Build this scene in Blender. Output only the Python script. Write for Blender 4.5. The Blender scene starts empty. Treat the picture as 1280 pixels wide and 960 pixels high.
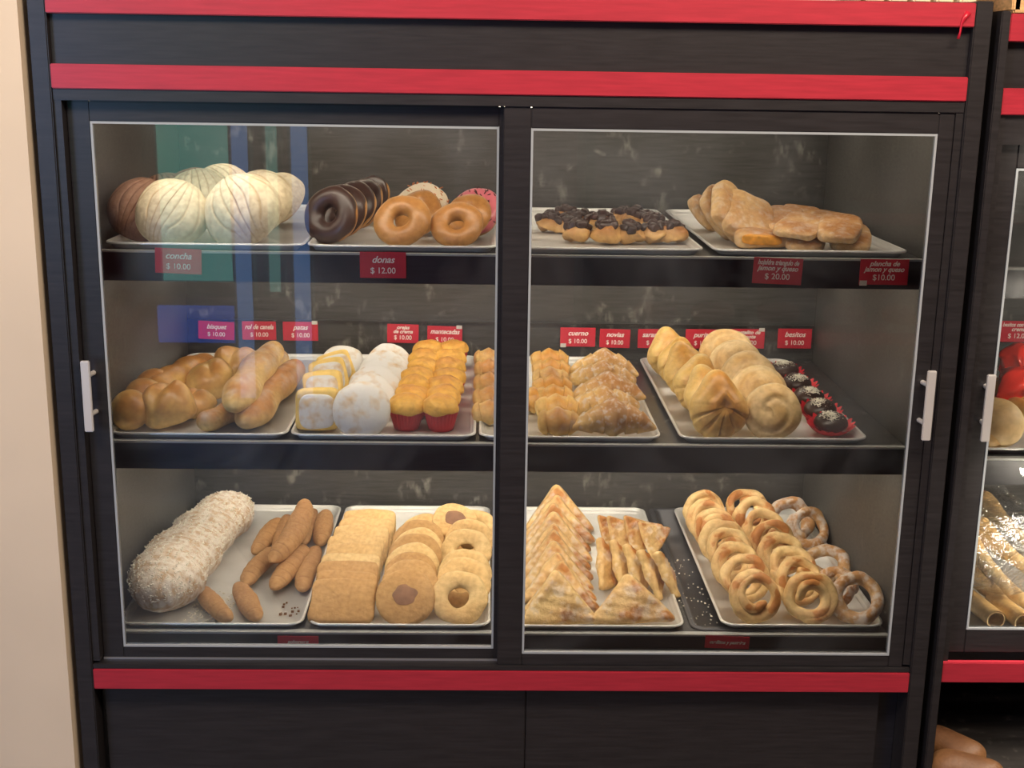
import bpy, math, random
from mathutils import Vector, Matrix, noise
R = math.radians
sc = bpy.context.scene
col = sc.collection
random.seed(7)

# ------------------------------------------------------------------ camera
F_PX = 1581.23
CAM = Vector((-0.04164, -2.28062, 1.55483)); YAW, PITCH, ROLL = 0.0215, 0.24255, 0.01485
fwd = Vector((math.sin(YAW)*math.cos(PITCH), math.cos(YAW)*math.cos(PITCH), -math.sin(PITCH)))
rt0 = Vector((math.cos(YAW), -math.sin(YAW), 0)); up0 = rt0.cross(fwd)
rgt = rt0*math.cos(ROLL) + up0*math.sin(ROLL); upv = -rt0*math.sin(ROLL) + up0*math.cos(ROLL)
cd = bpy.data.cameras.new('camera'); cam = bpy.data.objects.new('camera', cd); col.objects.link(cam)
cd.sensor_width = 36; cd.lens = F_PX/1280*36; cd.clip_start = .02
cam.matrix_world = Matrix.Translation(CAM) @ Matrix((rgt, upv, -fwd)).transposed().to_4x4()
sc.camera = cam
def at(px, py, z):
    "point of the horizontal plane z seen at a pixel"
    d = (px-640)/F_PX*rgt - (py-480)/F_PX*upv + fwd
    return CAM + d*((z-CAM.z)/d.z)

# ------------------------------------------------------------------ world, lights, exposure
w = bpy.data.worlds.new('world'); sc.world = w; w.use_nodes = True
w.node_tree.nodes['Background'].inputs[0].default_value = (.5, .55, .65, 1)
w.node_tree.nodes['Background'].inputs[1].default_value = .05
vs = sc.view_settings
vs.view_transform = 'Standard'; vs.look = 'None'; vs.gamma = 1; vs.exposure = 0; vs.use_curve_mapping = False
def area(name, loc, sx, sy, power, colr, target=None, spread=None):
    l = bpy.data.lights.new(name, 'AREA'); l.shape = 'RECTANGLE'; l.size = sx; l.size_y = sy
    l.energy = power; l.color = colr
    if spread: l.spread = R(spread)
    o = bpy.data.objects.new(name, l); col.objects.link(o); o.location = loc
    d = (Vector(target)-Vector(loc)) if target else Vector((0, 0, -1))
    o.rotation_euler = d.to_track_quat('-Z', 'Y').to_euler()
    return o
WARM = (1, .90, .73)
area('ceiling_lamp_light', (.9, -1.35, 2.75), 1.2, .5, 58, (1, .81, .62), (.6, .1, 1.2))
area('ceiling_lamp_light', (-1.1, -1.6, 2.7), 1.0, .5, 32, (1, .83, .66), (-.8, .1, 1.2))
area('window_daylight', (-2.45, -2.9, 1.6), .9, 1.3, 26, (.35, .55, 1.0), (-.5, 0, 1.2))
area('street_side_lamp', (-.6, -2.9, 2.8), 1.5, .4, 26, (1, .8, .7), (-.6, -3.8, .8))  # added lamp that lifts the maroon wall mirrored in the glass
# tubes inside the display cabinets, behind the header and the shelf aprons
for z, p in ((1.478, 6.0), (1.155, 4.6), (.785, 6.4)):
    area('case_tube_light', (0, .115, z), 1.45, .03, p*.55, WARM, (0, .50, z-.28))
    area('case_tube_light', (0, .62, z+.015), 1.45, .03, p*.50, WARM, (0, .68, z-.3))

# ------------------------------------------------------------------ materials
def new_mat(name):
    m = bpy.data.materials.new(name); m.use_nodes = True
    return m, m.node_tree.nodes, m.node_tree.links, m.node_tree.nodes['Principled BSDF']
def noise_tex(n, l, scale, detail=3, coord='Object', stretch=None, dist=0):
    tc = n.new('ShaderNodeTexCoord'); t = n.new('ShaderNodeTexNoise')
    t.inputs['Scale'].default_value = scale; t.inputs['Detail'].default_value = detail
    t.inputs['Distortion'].default_value = dist
    src = tc.outputs[coord]
    if stretch:
        mp = n.new('ShaderNodeMapping'); mp.inputs['Scale'].default_value = stretch
        l.new(src, mp.inputs[0]); src = mp.outputs[0]
    l.new(src, t.inputs['Vector'])
    return t
def ramp(n, l, src, stops):
    r = n.new('ShaderNodeValToRGB'); e = r.color_ramp.elements
    while len(e) < len(stops): e.new(.5)
    for i, (p, c) in enumerate(stops):
        e[i].position = p; e[i].color = (*c, 1) if len(c) == 3 else c
    l.new(src, r.inputs[0]); return r
def mixc(n, l, fac, a, b):
    m = n.new('ShaderNodeMix'); m.data_type = 'RGBA'
    for s, v in ((0, fac), (6, a), (7, b)):
        if hasattr(v, 'links') or hasattr(v, 'is_output'): l.new(v, m.inputs[s])
        else: m.inputs[s].default_value = v if s == 0 else (*v, 1)
    return m.outputs[2]
def mth(n, l, op, a, b, c=None):
    m = n.new('ShaderNodeMath'); m.operation = op
    for i, v in enumerate((a, b, c)):
        if v is None: continue
        if hasattr(v, 'is_output'): l.new(v, m.inputs[i])
        else: m.inputs[i].default_value = v
    return m.outputs[0]
def bump(n, l, bs, src, strength, dist=.002):
    b = n.new('ShaderNodeBump'); b.inputs['Strength'].default_value = strength; b.inputs['Distance'].default_value = dist
    l.new(src, b.inputs['Height']); l.new(b.outputs[0], bs.inputs['Normal'])
def plain(name, c, rough=.5, metal=0, emis=0, var=0, scale=20, bmp=0, spec=.5):
    m, n, l, b = new_mat(name)
    b.inputs['Base Color'].default_value = (*c, 1); b.inputs['Roughness'].default_value = rough
    b.inputs['Metallic'].default_value = metal; b.inputs['Specular IOR Level'].default_value = spec
    if var or bmp:
        t = noise_tex(n, l, scale)
        if var:
            r = ramp(n, l, t.outputs[0], [(.3, tuple(x*(1-var) for x in c)), (.7, tuple(min(1, x*(1+var)) for x in c))])
            l.new(r.outputs[0], b.inputs['Base Color'])
        if bmp: bump(n, l, b, t.outputs[0], bmp)
    if emis:
        b.inputs['Emission Color'].default_value = (*c, 1); b.inputs['Emission Strength'].default_value = emis
    return m
def baked(name, light, dark, lo=.35, hi=.9, ns=22, namt=.5, powder=None, pcol=(.74, .73, .71), pscale=60, plo=.45, phi=.6,
          rough=.5, fine=.25, zup=True, pz=0):
    """dough: pale flanks, browned crown and blotches; powder = amount of sugar on it"""
    m, n, l, b = new_mat(name)
    tc = n.new('ShaderNodeTexCoord'); sp = n.new('ShaderNodeSeparateXYZ'); l.new(tc.outputs['Generated'], sp.inputs[0])
    oi = n.new('ShaderNodeObjectInfo')
    t = noise_tex(n, l, ns, 3)
    k = mth(n, l, 'MULTIPLY_ADD', t.outputs[0], namt*2, -namt)
    base = mth(n, l, 'ADD', sp.outputs[2] if zup else .5, k)
    base = mth(n, l, 'ADD', base, mth(n, l, 'MULTIPLY_ADD', oi.outputs['Random'], .24, -.12))
    mid = tuple((a*.5+c*.5) for a, c in zip(light, dark))
    r = ramp(n, l, base, [(lo, light), ((lo+hi)/2, mid), (hi, dark)])
    mt = noise_tex(n, l, 95, 5)
    mo = ramp(n, l, mt.outputs[0], [(.30, (.72, .64, .54)), (.62, (1.06, 1.06, 1.06))])
    mx_ = n.new('ShaderNodeMix'); mx_.data_type = 'RGBA'; mx_.blend_type = 'MULTIPLY'; mx_.inputs[0].default_value = .7
    l.new(r.outputs[0], mx_.inputs[6]); l.new(mo.outputs[0], mx_.inputs[7]); out = mx_.outputs[2]
    if powder:
        p = noise_tex(n, l, pscale, 6)
        f = ramp(n, l, p.outputs[0], [(plo, (0, 0, 0)), (phi, (1, 1, 1))]).outputs[0]
        f = mth(n, l, 'MULTIPLY', f, powder)
        if pz:
            zf = ramp(n, l, sp.outputs[2], [(max(0, pz-.15), (0, 0, 0)), (pz+.15, (1, 1, 1))]).outputs[0]
            f = mth(n, l, 'MULTIPLY', f, zf)
        out = mixc(n, l, f, out, pcol)
    l.new(out, b.inputs['Base Color'])
    b.inputs['Roughness'].default_value = rough
    b.inputs['Subsurface Weight'].default_value = 0
    fb = noise_tex(n, l, 130, 6); bump(n, l, b, fb.outputs[0], min(1, fine*1.6), .002)
    return m
def laminate(name, c, rough=.38, flour=0, grain=.25, fscale=9):
    m, n, l, b = new_mat(name)
    t = noise_tex(n, l, 14, 6, stretch=(1, 6, 14))
    r = ramp(n, l, t.outputs[0], [(.3, tuple(x*(1-grain) for x in c)), (.7, tuple(x*(1+grain) for x in c))])
    out = r.outputs[0]
    if flour:
        a = noise_tex(n, l, fscale, 5, dist=1.2); s = noise_tex(n, l, 60, 5, stretch=(1, 1, .4))
        f = ramp(n, l, a.outputs[0], [(.56, (0, 0, 0)), (.70, (1, 1, 1))]).outputs[0]
        g = ramp(n, l, s.outputs[0], [(.45, (0, 0, 0)), (.62, (1, 1, 1))]).outputs[0]
        f = mth(n, l, 'MULTIPLY', mth(n, l, 'MULTIPLY', f, g), flour)
        out = mixc(n, l, f, out, (.6, .57, .5))
    l.new(out, b.inputs['Base Color']); b.inputs['Roughness'].default_value = rough
    bump(n, l, b, t.outputs[0], .08, .001)
    return m
def glass_mat(name, ior=1.5, tint=(1, 1, 1), film=.012):
    m = bpy.data.materials.new(name); m.use_nodes = True; n, l = m.node_tree.nodes, m.node_tree.links
    n.remove(n['Principled BSDF']); out = n['Material Output']
    tr = n.new('ShaderNodeBsdfTransparent'); tr.inputs[0].default_value = (*tint, 1)
    gl = n.new('ShaderNodeBsdfGlossy'); gl.inputs['Roughness'].default_value = 0.0
    fr = n.new('ShaderNodeFresnel'); fr.inputs[0].default_value = ior
    mx = n.new('ShaderNodeMixShader'); l.new(fr.outputs[0], mx.inputs[0]); l.new(tr.outputs[0], mx.inputs[1]); l.new(gl.outputs[0], mx.inputs[2])
    df = n.new('ShaderNodeBsdfDiffuse'); df.inputs[0].default_value = (.8, .85, .9, 1)
    t = noise_tex(n, l, 3, 8, dist=1.5); f = ramp(n, l, t.outputs[0], [(.4, (0, 0, 0)), (.75, (film*3,)*3)])
    m2 = n.new('ShaderNodeMixShader'); l.new(f.outputs[0], m2.inputs[0]); l.new(mx.outputs[0], m2.inputs[1]); l.new(df.outputs[0], m2.inputs[2])
    l.new(m2.outputs[0], out.inputs[0]); return m
def bag_mat():
    m = bpy.data.materials.new('clear_plastic'); m.use_nodes = True; n, l = m.node_tree.nodes, m.node_tree.links
    n.remove(n['Principled BSDF']); out = n['Material Output']
    tr = n.new('ShaderNodeBsdfTransparent'); gl = n.new('ShaderNodeBsdfGlossy'); gl.inputs['Roughness'].default_value = .22
    fr = n.new('ShaderNodeFresnel'); fr.inputs[0].default_value = 1.6
    t = noise_tex(n, l, 38, 4, dist=2.5); b = n.new('ShaderNodeBump'); b.inputs['Strength'].default_value = 1; b.inputs['Distance'].default_value = .01
    l.new(t.outputs[0], b.inputs['Height']); l.new(b.outputs[0], gl.inputs['Normal']); l.new(b.outputs[0], fr.inputs['Normal'])
    f = mth(n, l, 'MULTIPLY_ADD', fr.outputs[0], .6, .02)
    mx = n.new('ShaderNodeMixShader'); l.new(f, mx.inputs[0]); l.new(tr.outputs[0], mx.inputs[1]); l.new(gl.outputs[0], mx.inputs[2])
    l.new(mx.outputs[0], out.inputs[0]); return m

M = {}
M['black'] = laminate('black_laminate', (.020, .018, .020), .36)
M['inner'] = laminate('inner_laminate', (.052, .050, .048), .45, flour=.30)
M['inner_side'] = laminate('inner_side_laminate', (.072, .069, .065), .5, flour=.05)
M['shelf'] = laminate('shelf_laminate', (.045, .042, .042), .32, flour=.25, fscale=30)
M['apron'] = laminate('apron_laminate', (.016, .016, .022), .35)
M['red'] = laminate('red_trim', (.38, .022, .040), .38, grain=.12)
M['edge'] = plain('shelf_edge_band', (.42, .42, .40), .35)
M['bead'] = plain('glazing_bead', (.34, .37, .40), .3)
M['glass'] = glass_mat('door_glass')
M['steel'] = plain('brushed_steel', (.66, .64, .63), .35, .35)
M['alu'] = plain('aluminium_tray', (.68, .67, .65), .45, .4, var=.12, scale=9)
M['alu_rim'] = plain('aluminium_rim', (.85, .84, .82), .3, .4)
M['dark_tray'] = plain('dark_tray', (.09, .09, .10), .35, .4)
M['card'] = plain('red_card', (.56, .022, .045), .45, var=.06, scale=30)
M['ink'] = plain('white_print', (.88, .80, .74), .6)
M['tape'] = plain('clear_tape', (.62, .60, .55), .3)
M['wall'] = plain('painted_plaster', (.68, .57, .44), .7, var=.05, scale=3, bmp=.15)
M['tube'] = plain('lamp_tube', (1, .85, .62), .4, emis=6)
# doughs
M['white_paste'] = baked('vanilla_paste', (.80, .68, .46), (.84, .74, .54), ns=8, namt=.3, rough=.7, fine=.5)
M['brown_paste'] = baked('cocoa_paste', (.30, .15, .09), (.40, .22, .15), ns=8, namt=.3, rough=.7, fine=.5)
M['bun'] = baked('bun_dough', (.66, .40, .15), (.42, .18, .05))
M['gold'] = baked('golden_roll', (.84, .58, .20), (.46, .20, .045), lo=.35, hi=.95, rough=.35)
M['gold_sugar'] = baked('golden_roll_sugared', (.86, .62, .24), (.50, .22, .05), lo=.40, hi=.95, powder=.35, plo=.48, phi=.7, pz=.6, pscale=30)
M['butter'] = baked('butter_dough', (.88, .62, .22), (.62, .28, .05), lo=.45, hi=.98, rough=.35)
M['pale'] = baked('pale_dough', (.80, .60, .32), (.68, .42, .16), lo=.5, hi=1.1)
M['glazed'] = baked('glazed_doughnut_dough', (.60, .34, .12), (.44, .20, .06), lo=.1, hi=.9, rough=.36, fine=.1)
M['choc'] = plain('chocolate_icing', (.045, .022, .017), .36, var=.3, scale=30, bmp=.1)
M['white_icing'] = plain('white_icing', (.80, .68, .50), .35)
M['pink'] = plain('pink_icing', (.66, .17, .20), .3)
M['sprinkle'] = plain('orange_sprinkles', (.55, .14, .02), .5)
M['sprinkle_dark'] = plain('chocolate_flakes', (.06, .02, .02), .5)
M['coconut'] = plain('grated_coconut', (.85, .80, .68), .7)
M['powder'] = baked('sugared_dough', (.60, .42, .24), (.72, .54, .34), powder=.93, plo=.30, phi=.52, pscale=42, rough=.75, ns=14)
M['powder_loaf'] = baked('floured_crust', (.52, .36, .22), (.58, .42, .28), powder=.85, plo=.36, phi=.60, pscale=55, rough=.8, pcol=(.78, .73, .66), fine=.9)
M['sponge'] = plain('yellow_sponge', (.84, .58, .17), .65, var=.12, scale=60, bmp=.4)
M['cream'] = plain('cream_filling', (.80, .66, .50), .5)
M['muffin'] = baked('muffin_crumb', (.86, .50, .09), (.66, .30, .05), lo=.4, hi=1.15, rough=.55, fine=.6)
M['cup'] = plain('red_paper_cup', (.50, .012, .02), .5)
M['cookie'] = baked('shortbread', (.84, .64, .32), (.72, .46, .19), ns=7, lo=.3, hi=1.1, rough=.75, fine=.9)
M['cookie_brown'] = baked('brown_shortbread', (.64, .40, .17), (.52, .29, .105), ns=7, lo=.3, hi=1.1, rough=.75, fine=.9)
M['spot'] = plain('chocolate_spot', (.26, .12, .06), .6, var=.2, scale=60)
M['cinnamon'] = baked('cinnamon_crust', (.54, .31, .13), (.38, .19, .07), ns=20, lo=.2, hi=1, rough=.75, fine=.9)
M['flaky'] = baked('flaky_pastry', (.82, .58, .26), (.50, .20, .04), ns=16, namt=.9, lo=.45, hi=1.35, powder=.35, plo=.5, phi=.65, pscale=45, zup=True, fine=.8)
M['flaky_brown'] = baked('browned_flaky_pastry', (.74, .50, .25), (.42, .19, .06), ns=12, namt=.7, lo=.35, hi=1.2, powder=.25, plo=.5, phi=.65, fine=.7)
M['filling'] = plain('orange_filling', (.70, .30, .03), .4, var=.3, scale=80, bmp=.5)
M['croissant'] = baked('croissant_crust', (.84, .58, .22), (.48, .22, .06), lo=.3, hi=.95, rough=.45, powder=.45, plo=.5, phi=.62, pz=.55, pscale=90)
M['coil'] = baked('coil_crust', (.84, .60, .28), (.48, .19, .045), ns=22, namt=.8, lo=.55, hi=1.3, fine=.5)
M['coil_sugar'] = baked('sugared_coil_crust', (.66, .42, .20), (.50, .25, .09), ns=18, namt=.7, powder=.6, plo=.45, phi=.62, pscale=60, fine=.5)
M['bag'] = bag_mat()
M['redwrap'] = plain('red_cellophane', (.75, .03, .015), .2)
M['strawberry'] = plain('pink_icing_tip', (.70, .10, .10), .4)
M['crust'] = baked('brown_crust', (.30, .15, .06), (.12, .05, .02), ns=6)
M['wood'] = laminate('pale_wood', (.60, .36, .16), .5, grain=.3)

# ------------------------------------------------------------------ mesh helpers
def tag(o, label=None, cat=None, group=None, kind=None):
    if label: o['label'] = label
    if cat: o['category'] = cat
    if group: o['group'] = group
    if kind: o['kind'] = kind
    return o
def mesh_obj(name, vs_, fs, mat, parent=None, smooth=False, link=True):
    me = bpy.data.meshes.new(name); me.from_pydata([tuple(v) for v in vs_], [], fs); me.update()
    if smooth: me.polygons.foreach_set('use_smooth', [True]*len(me.polygons))
    if mat: me.materials.append(mat)
    o = bpy.data.objects.new(name, me)
    if link: col.objects.link(o)
    if parent: o.parent = parent
    return o
class MB:
    def __init__(s): s.v = []; s.f = []
    def box(s, x0, x1, y0, y1, z0, z1, b=0):
        i = len(s.v)
        if b <= 0:
            s.v += [(x, y, z) for x in (x0, x1) for y in (y0, y1) for z in (z0, z1)]
            s.f += [tuple(i+k for k in q) for q in ((0, 1, 3, 2), (4, 6, 7, 5), (0, 4, 5, 1), (2, 3, 7, 6), (0, 2, 6, 4), (1, 5, 7, 3))]
        else:
            import bmesh
            bm = bmesh.new(); bmesh.ops.create_cube(bm, size=1)
            for v in bm.verts: v.co = Vector(((x0+x1)/2+v.co.x*(x1-x0), (y0+y1)/2+v.co.y*(y1-y0), (z0+z1)/2+v.co.z*(z1-z0)))
            bmesh.ops.bevel(bm, geom=bm.edges[:], offset=b, segments=2, affect='EDGES')
            bm.verts.index_update()
            s.v += [v.co.copy() for v in bm.verts]; s.f += [tuple(i+v.index for v in f.verts) for f in bm.faces]; bm.free()
        return s
    def tube(s, p, q, r, n=14):
        i = len(s.v); p, q = Vector(p), Vector(q); t = (q-p).normalized()
        a = t.orthogonal().normalized(); b = t.cross(a)
        for c in (p, q):
            for k in range(n): s.v.append(c+(a*math.cos(2*math.pi*k/n)+b*math.sin(2*math.pi*k/n))*r)
        s.f += [(i+k, i+(k+1) % n, i+n+(k+1) % n, i+n+k) for k in range(n)]
        s.f += [tuple(i+k for k in reversed(range(n))), tuple(i+n+k for k in range(n))]
        return s
    def build(s, name, mat, parent=None, smooth=False, link=True): return mesh_obj(name, s.v, s.f, mat, parent, smooth, link)
def empty(name, loc=(0, 0, 0), link=True):
    o = bpy.data.objects.new(name, None); o.empty_display_size = .03
    if link: col.objects.link(o)
    o.location = loc; return o
def grid(fn, nu, nv, cu=False, cv=False, cap=None):
    """surface fn(u,v), u,v in 0..1; cu / cv close it round; cap joins the v=0 and v=1 rings"""
    V = [Vector(fn(i/(nu if cu else nu-1), j/(nv if cv else nv-1))) for j in range(nv) for i in range(nu)]
    F_ = []
    for j in range(nv if cv else nv-1):
        for i in range(nu if cu else nu-1):
            a = j*nu+i; b = j*nu+(i+1) % nu; c = ((j+1) % nv)*nu+(i+1) % nu; d = ((j+1) % nv)*nu+i
            F_.append((a, b, c, d))
    if cap:
        F_.append(tuple(reversed(range(nu)))); F_.append(tuple((nv-1)*nu+i for i in range(nu)))
    return V, F_
def rough_up(V, amp, freq, seed=0, amp2=0, freq2=60):
    for v in V:
        p = Vector(v); v += noise.noise_vector(p*freq+Vector((seed*3.1, seed*1.7, seed)))*amp
        if amp2: v += noise.noise_vector(p*freq2+Vector((seed, 5, 9)))*amp2
    return V
def loft(path, rad, n=22, sz=1.0, mod=None):
    """tube along a path; rad = (side, up) radius for each path point"""
    P = [Vector(p) for p in path]; m = len(P); V = []; F_ = []
    for j in range(m):
        t = (P[min(j+1, m-1)]-P[max(j-1, 0)]).normalized()
        s = t.cross(Vector((0, 0, 1)))
        s = s.normalized() if s.length > 1e-5 else Vector((1, 0, 0)); u = s.cross(t).normalized()
        for k in range(n):
            a = 2*math.pi*k/n; g = mod(j/(m-1), a) if mod else 1
            rx, rz = rad[j] if isinstance(rad[j], tuple) else (rad[j], rad[j]*sz)
            V.append(P[j]+s*math.cos(a)*rx*g+u*math.sin(a)*rz*g)
    for j in range(m-1):
        for k in range(n): F_.append((j*n+k, j*n+(k+1) % n, (j+1)*n+(k+1) % n, (j+1)*n+k))
    F_.append(tuple(reversed(range(n)))); F_.append(tuple((m-1)*n+k for k in range(n)))
    return V, F_
def lathe_dome(r, h, nu=48, nv=20, base=.25, fn=None):
    """closed bun: rounded underside of depth base*h, domed top of height h; centred at z=0"""
    def f(u, v):
        a = 2*math.pi*u; t = v*math.pi                     # 0 top .. pi bottom
        rr = math.sin(t)**.75*r; z = math.cos(t)*h if t < math.pi/2 else math.cos(t)*h*base
        x, y = rr*math.cos(a), rr*math.sin(a)
        if fn:
            k = fn(x/r, y/r, a, t)
            x, y, z = x*k[0], y*k[0], z*k[1]+(k[2] if len(k) > 2 else 0)
        return (x, y, z)
    return grid(f, nu, nv, cu=True)
T = {}   # templates
def whole(key, VF, mat, name):
    T[key] = (mesh_obj(name, VF[0], VF[1], mat, smooth=True, link=False), [])
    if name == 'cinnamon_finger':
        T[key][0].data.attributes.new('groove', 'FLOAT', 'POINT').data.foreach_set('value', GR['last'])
def parted(key, name, parts):
    """parts: list of (part name, (V,F), material, kind/None, subparts)"""
    e = empty(name, link=False); out = []
    for pn, VF, mat, kind in parts:
        o = mesh_obj(pn, VF[0], VF[1], mat, smooth=True, link=False)
        if kind: o['kind'] = kind
        out.append(o)
    T[key] = (e, out)
def inside(c, root, parts):
    "keep a thing clear of the side walls, the back and the glass of the cabinet it lies in"
    m = c.matrix_basis
    P = [m @ v.co for o in ([root] if root.type == 'MESH' else parts) for v in o.data.vertices]
    x0, x1 = min(p.x for p in P), max(p.x for p in P); y0, y1 = min(p.y for p in P), max(p.y for p in P)
    lo, hi = (-.7935, .7935) if c.location.x < .82 else (.888, 2.2)
    if x0 < lo: c.location.x += lo-x0
    if x1 > hi: c.location.x -= x1-hi
    if y0 < .113: c.location.y += .113-y0
    if y1 > .852: c.location.y -= y1-.852
def put(key, px, py, surf, yaw=0, tilt=0, spin=0, label=None, cat=None, group=None, s=1.0, dz=0, side=0, y=None, x=None, name=None):
    """stand a copy on the surface z=surf with its middle seen at (px,py); dz lifts it onto its neighbours"""
    root, parts = T[key]
    rot = Matrix.Rotation(R(yaw), 4, 'Z') @ Matrix.Rotation(R(side), 4, 'Y') @ Matrix.Rotation(R(tilt), 4, 'X') @ Matrix.Rotation(R(spin), 4, 'Z')
    zs = []
    for o in ([root] if root.type == 'MESH' else parts):
        zs += [(rot @ (v.co*s)).z for v in o.data.vertices]
    z = surf-min(zs)+dz
    p = at(px, py, z)
    c = root.copy(); col.objects.link(c)
    if name: c.name = name
    c.location = (p.x, p.y, z); c.rotation_euler = rot.to_euler(); c.scale = (s, s, s)
    inside(c, root, parts)
    for q in parts:
        d = q.copy(); col.objects.link(d); d.parent = c
    tag(c, label, cat, group)
    return c
def lay(key, pf, pb, zf, zb, L, s=1.0, label=None, cat=None, group=None, roll=0):
    """lay a long thing with its two ends seen at pf (near) and pb (far), their middles at heights zf and zb"""
    A, B = at(*pf, zf), at(*pb, zb); d = B-A
    root, parts = T[key]; c = root.copy(); col.objects.link(c)
    rot = Matrix.Rotation(math.atan2(d.y, d.x), 4, 'Z') @ Matrix.Rotation(-math.atan2(d.z, math.hypot(d.x, d.y)), 4, 'Y') @ Matrix.Rotation(R(roll), 4, 'X')
    c.location = (A+B)/2; c.rotation_euler = rot.to_euler(); c.scale = (d.length/L, s, s)
    inside(c, root, parts)
    for q in parts:
        e = q.copy(); col.objects.link(e); e.parent = c
    tag(c, label, cat, group); return c
ORD = ['front', 'second', 'third', 'fourth', 'fifth', 'sixth', 'seventh', 'eighth', 'ninth', 'tenth']
def ordn(i, n):
    if i == 0: return 'frontmost'
    if i == n-1: return 'rearmost'
    return ORD[i]+' from the front'
def row(keys, n, p0, p1, surf, tilt, desc, where, cat, group, yaw=0, jit=4, s0=1, s1=None, dz0=0, dz1=0, spin=None, pts=None, side=0, power=1, descs=None):
    """n things leaning one behind the other, from pixel p0 (front) to p1 (back)"""
    for i in range(n):
        t = (i/(n-1))**power if n > 1 else 0
        px, py = pts[i] if pts else (p0[0]+(p1[0]-p0[0])*t, p0[1]+(p1[1]-p0[1])*t)
        s = s0+((s1 or s0)-s0)*t
        d = descs[i] if descs else desc
        put(keys[i % len(keys)], px+random.uniform(-1, 1), py, surf, yaw+random.uniform(-jit, jit), tilt+random.uniform(-jit, jit)*.7,
            (spin[i] if isinstance(spin, list) else random.uniform(-8, 8) if spin is None else spin), f'{d}, {ordn(i, n)} {where}', cat, group,
            s=s*random.uniform(.97, 1.03), dz=dz0+(dz1-dz0)*t, side=side)
def struct(o): o['kind'] = 'structure'; return o

# ------------------------------------------------------------------ room
struct(MB().box(-2.9, 3.4, -3.8, 2.2, -.05, 0).build('floor', plain('dark_floor_tiles', (.11, .09, .085), .4, var=.15, scale=4)))
struct(MB().box(-2.9, 3.4, -3.8, 2.2, 2.9, 2.95).build('ceiling', plain('ceiling_paint', (.6, .55, .48), .8)))
struct(MB().box(-2.9, -.842, -.03, .1, 0, 2.9).build('wall_left', M['wall']))
struct(MB().box(-.842, 3.4, 1.0, 1.1, 0, 2.9).build('wall_back', M['wall']))
struct(MB().box(-3.0, -2.9, -3.8, .1, 0, 2.9).build('wall_far_left', M['wall']))
struct(MB().box(3.4, 3.5, -3.8, 1.1, 0, 2.9).build('wall_right', M['wall']))
# the street side behind the viewer: maroon wall, teal doorway and blue posts, glow added for their reflections
struct(MB().box(-2.9, 3.4, -3.9, -3.8, 0, 2.9).build('wall_front', plain('maroon_wall', (.17, .05, .06), .6)))
teal = plain('teal_daylit_glazing', (.12, .46, .38), .4, emis=3.0)  # added glow, lets the teal doorway show as a reflection
teal2 = plain('teal_daylit_strip', (.14, .44, .38), .4, emis=2.2)
fr = MB()
for a, b, c, d in ((-1.66, -1.60, .5, 2.2), (-1.24, -1.21, .5, 2.2)): fr.box(a, b, -3.8, -3.72, c, d)
fr.box(-1.66, -1.21, -3.8, -3.72, 2.2, 2.26).box(-1.66, -1.21, -3.8, -3.72, .48, .55)
wn = struct(fr.build('window_1', M['black']))
MB().box(-1.60, -1.24, -3.77, -3.76, .55, 2.2).build('pane', teal, wn)
wn = struct(MB().box(-1.11, -1.09, -3.8, -3.72, .5, 2.2).box(-1.03, -1.01, -3.8, -3.72, .5, 2.2).box(-1.11, -1.01, -3.8, -3.72, .48, .50).build('window_2', M['black']))
MB().box(-1.09, -1.03, -3.77, -3.76, .5, 2.2).build('pane', teal2, wn)
blue = plain('blue_daylit_glazing', (.10, .26, .62), .4, emis=2.6)  # blue posts, given a glow so they show in the glass
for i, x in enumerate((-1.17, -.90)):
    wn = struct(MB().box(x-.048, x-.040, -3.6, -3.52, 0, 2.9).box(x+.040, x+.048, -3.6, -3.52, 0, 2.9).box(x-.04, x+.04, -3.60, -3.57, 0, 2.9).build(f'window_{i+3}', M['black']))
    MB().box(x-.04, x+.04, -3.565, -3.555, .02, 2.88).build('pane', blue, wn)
o = MB().box(-1.62, -1.22, -3.70, -3.68, .26, .44, .004).build('sign_board', plain('backlit_blue_sign', (.01, .10, .60), .4, emis=2.6))
tag(o, 'plain blue backlit board low on the street side wall behind the viewer', 'sign')

# ------------------------------------------------------------------ display cabinet
def handle(x, y, z0, z1, sx, parent, n='handle'):
    m = MB().box(x-.008, x+.008, y-.038, y-.030, z0, z1, .0015)
    m.build(n, M['steel'], parent)
    for zz in (z0+.030, z1-.030): MB().tube((x, y-.031, zz), (x+sx*.004, y, zz), .0045).build('handle_post', M['steel'], parent)
def door(name, parent, x0, x1, z0, z1, y0, y1, gx0, gx1, gz0, gz1):
    f = MB()
    f.box(x0, gx0, y0, y1, z0, z1, .0015).box(gx1, x1, y0, y1, z0, z1, .0015)
    f.box(gx0, gx1, y0, y1, z0, gz0, .0015).box(gx0, gx1, y0, y1, gz1, z1, .0015)
    d = f.build(name, M['black'], parent)
    b = .0040; ym = y0-.001
    g = MB().box(gx0, gx0+b, ym, y0+.008, gz0, gz1).box(gx1-b, gx1, ym, y0+.008, gz0, gz1)
    g.box(gx0+b, gx1-b, ym, y0+.008, gz0, gz0+b).box(gx0+b, gx1-b, ym, y0+.008, gz1-b, gz1)
    g.build('glazing_bead', M['bead'], d)
    MB().box(gx0+b*.5, gx1-b*.5, y0+.003, y0+.007, gz0+b*.5, gz1-b*.5).build('glass_pane', M['glass'], d)
    return d
cab = empty('display_cabinet', (0, 0, 0))
tag(cab, 'wide black bakery display cabinet with red trim and two sliding glass doors', 'display cabinet')
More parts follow.
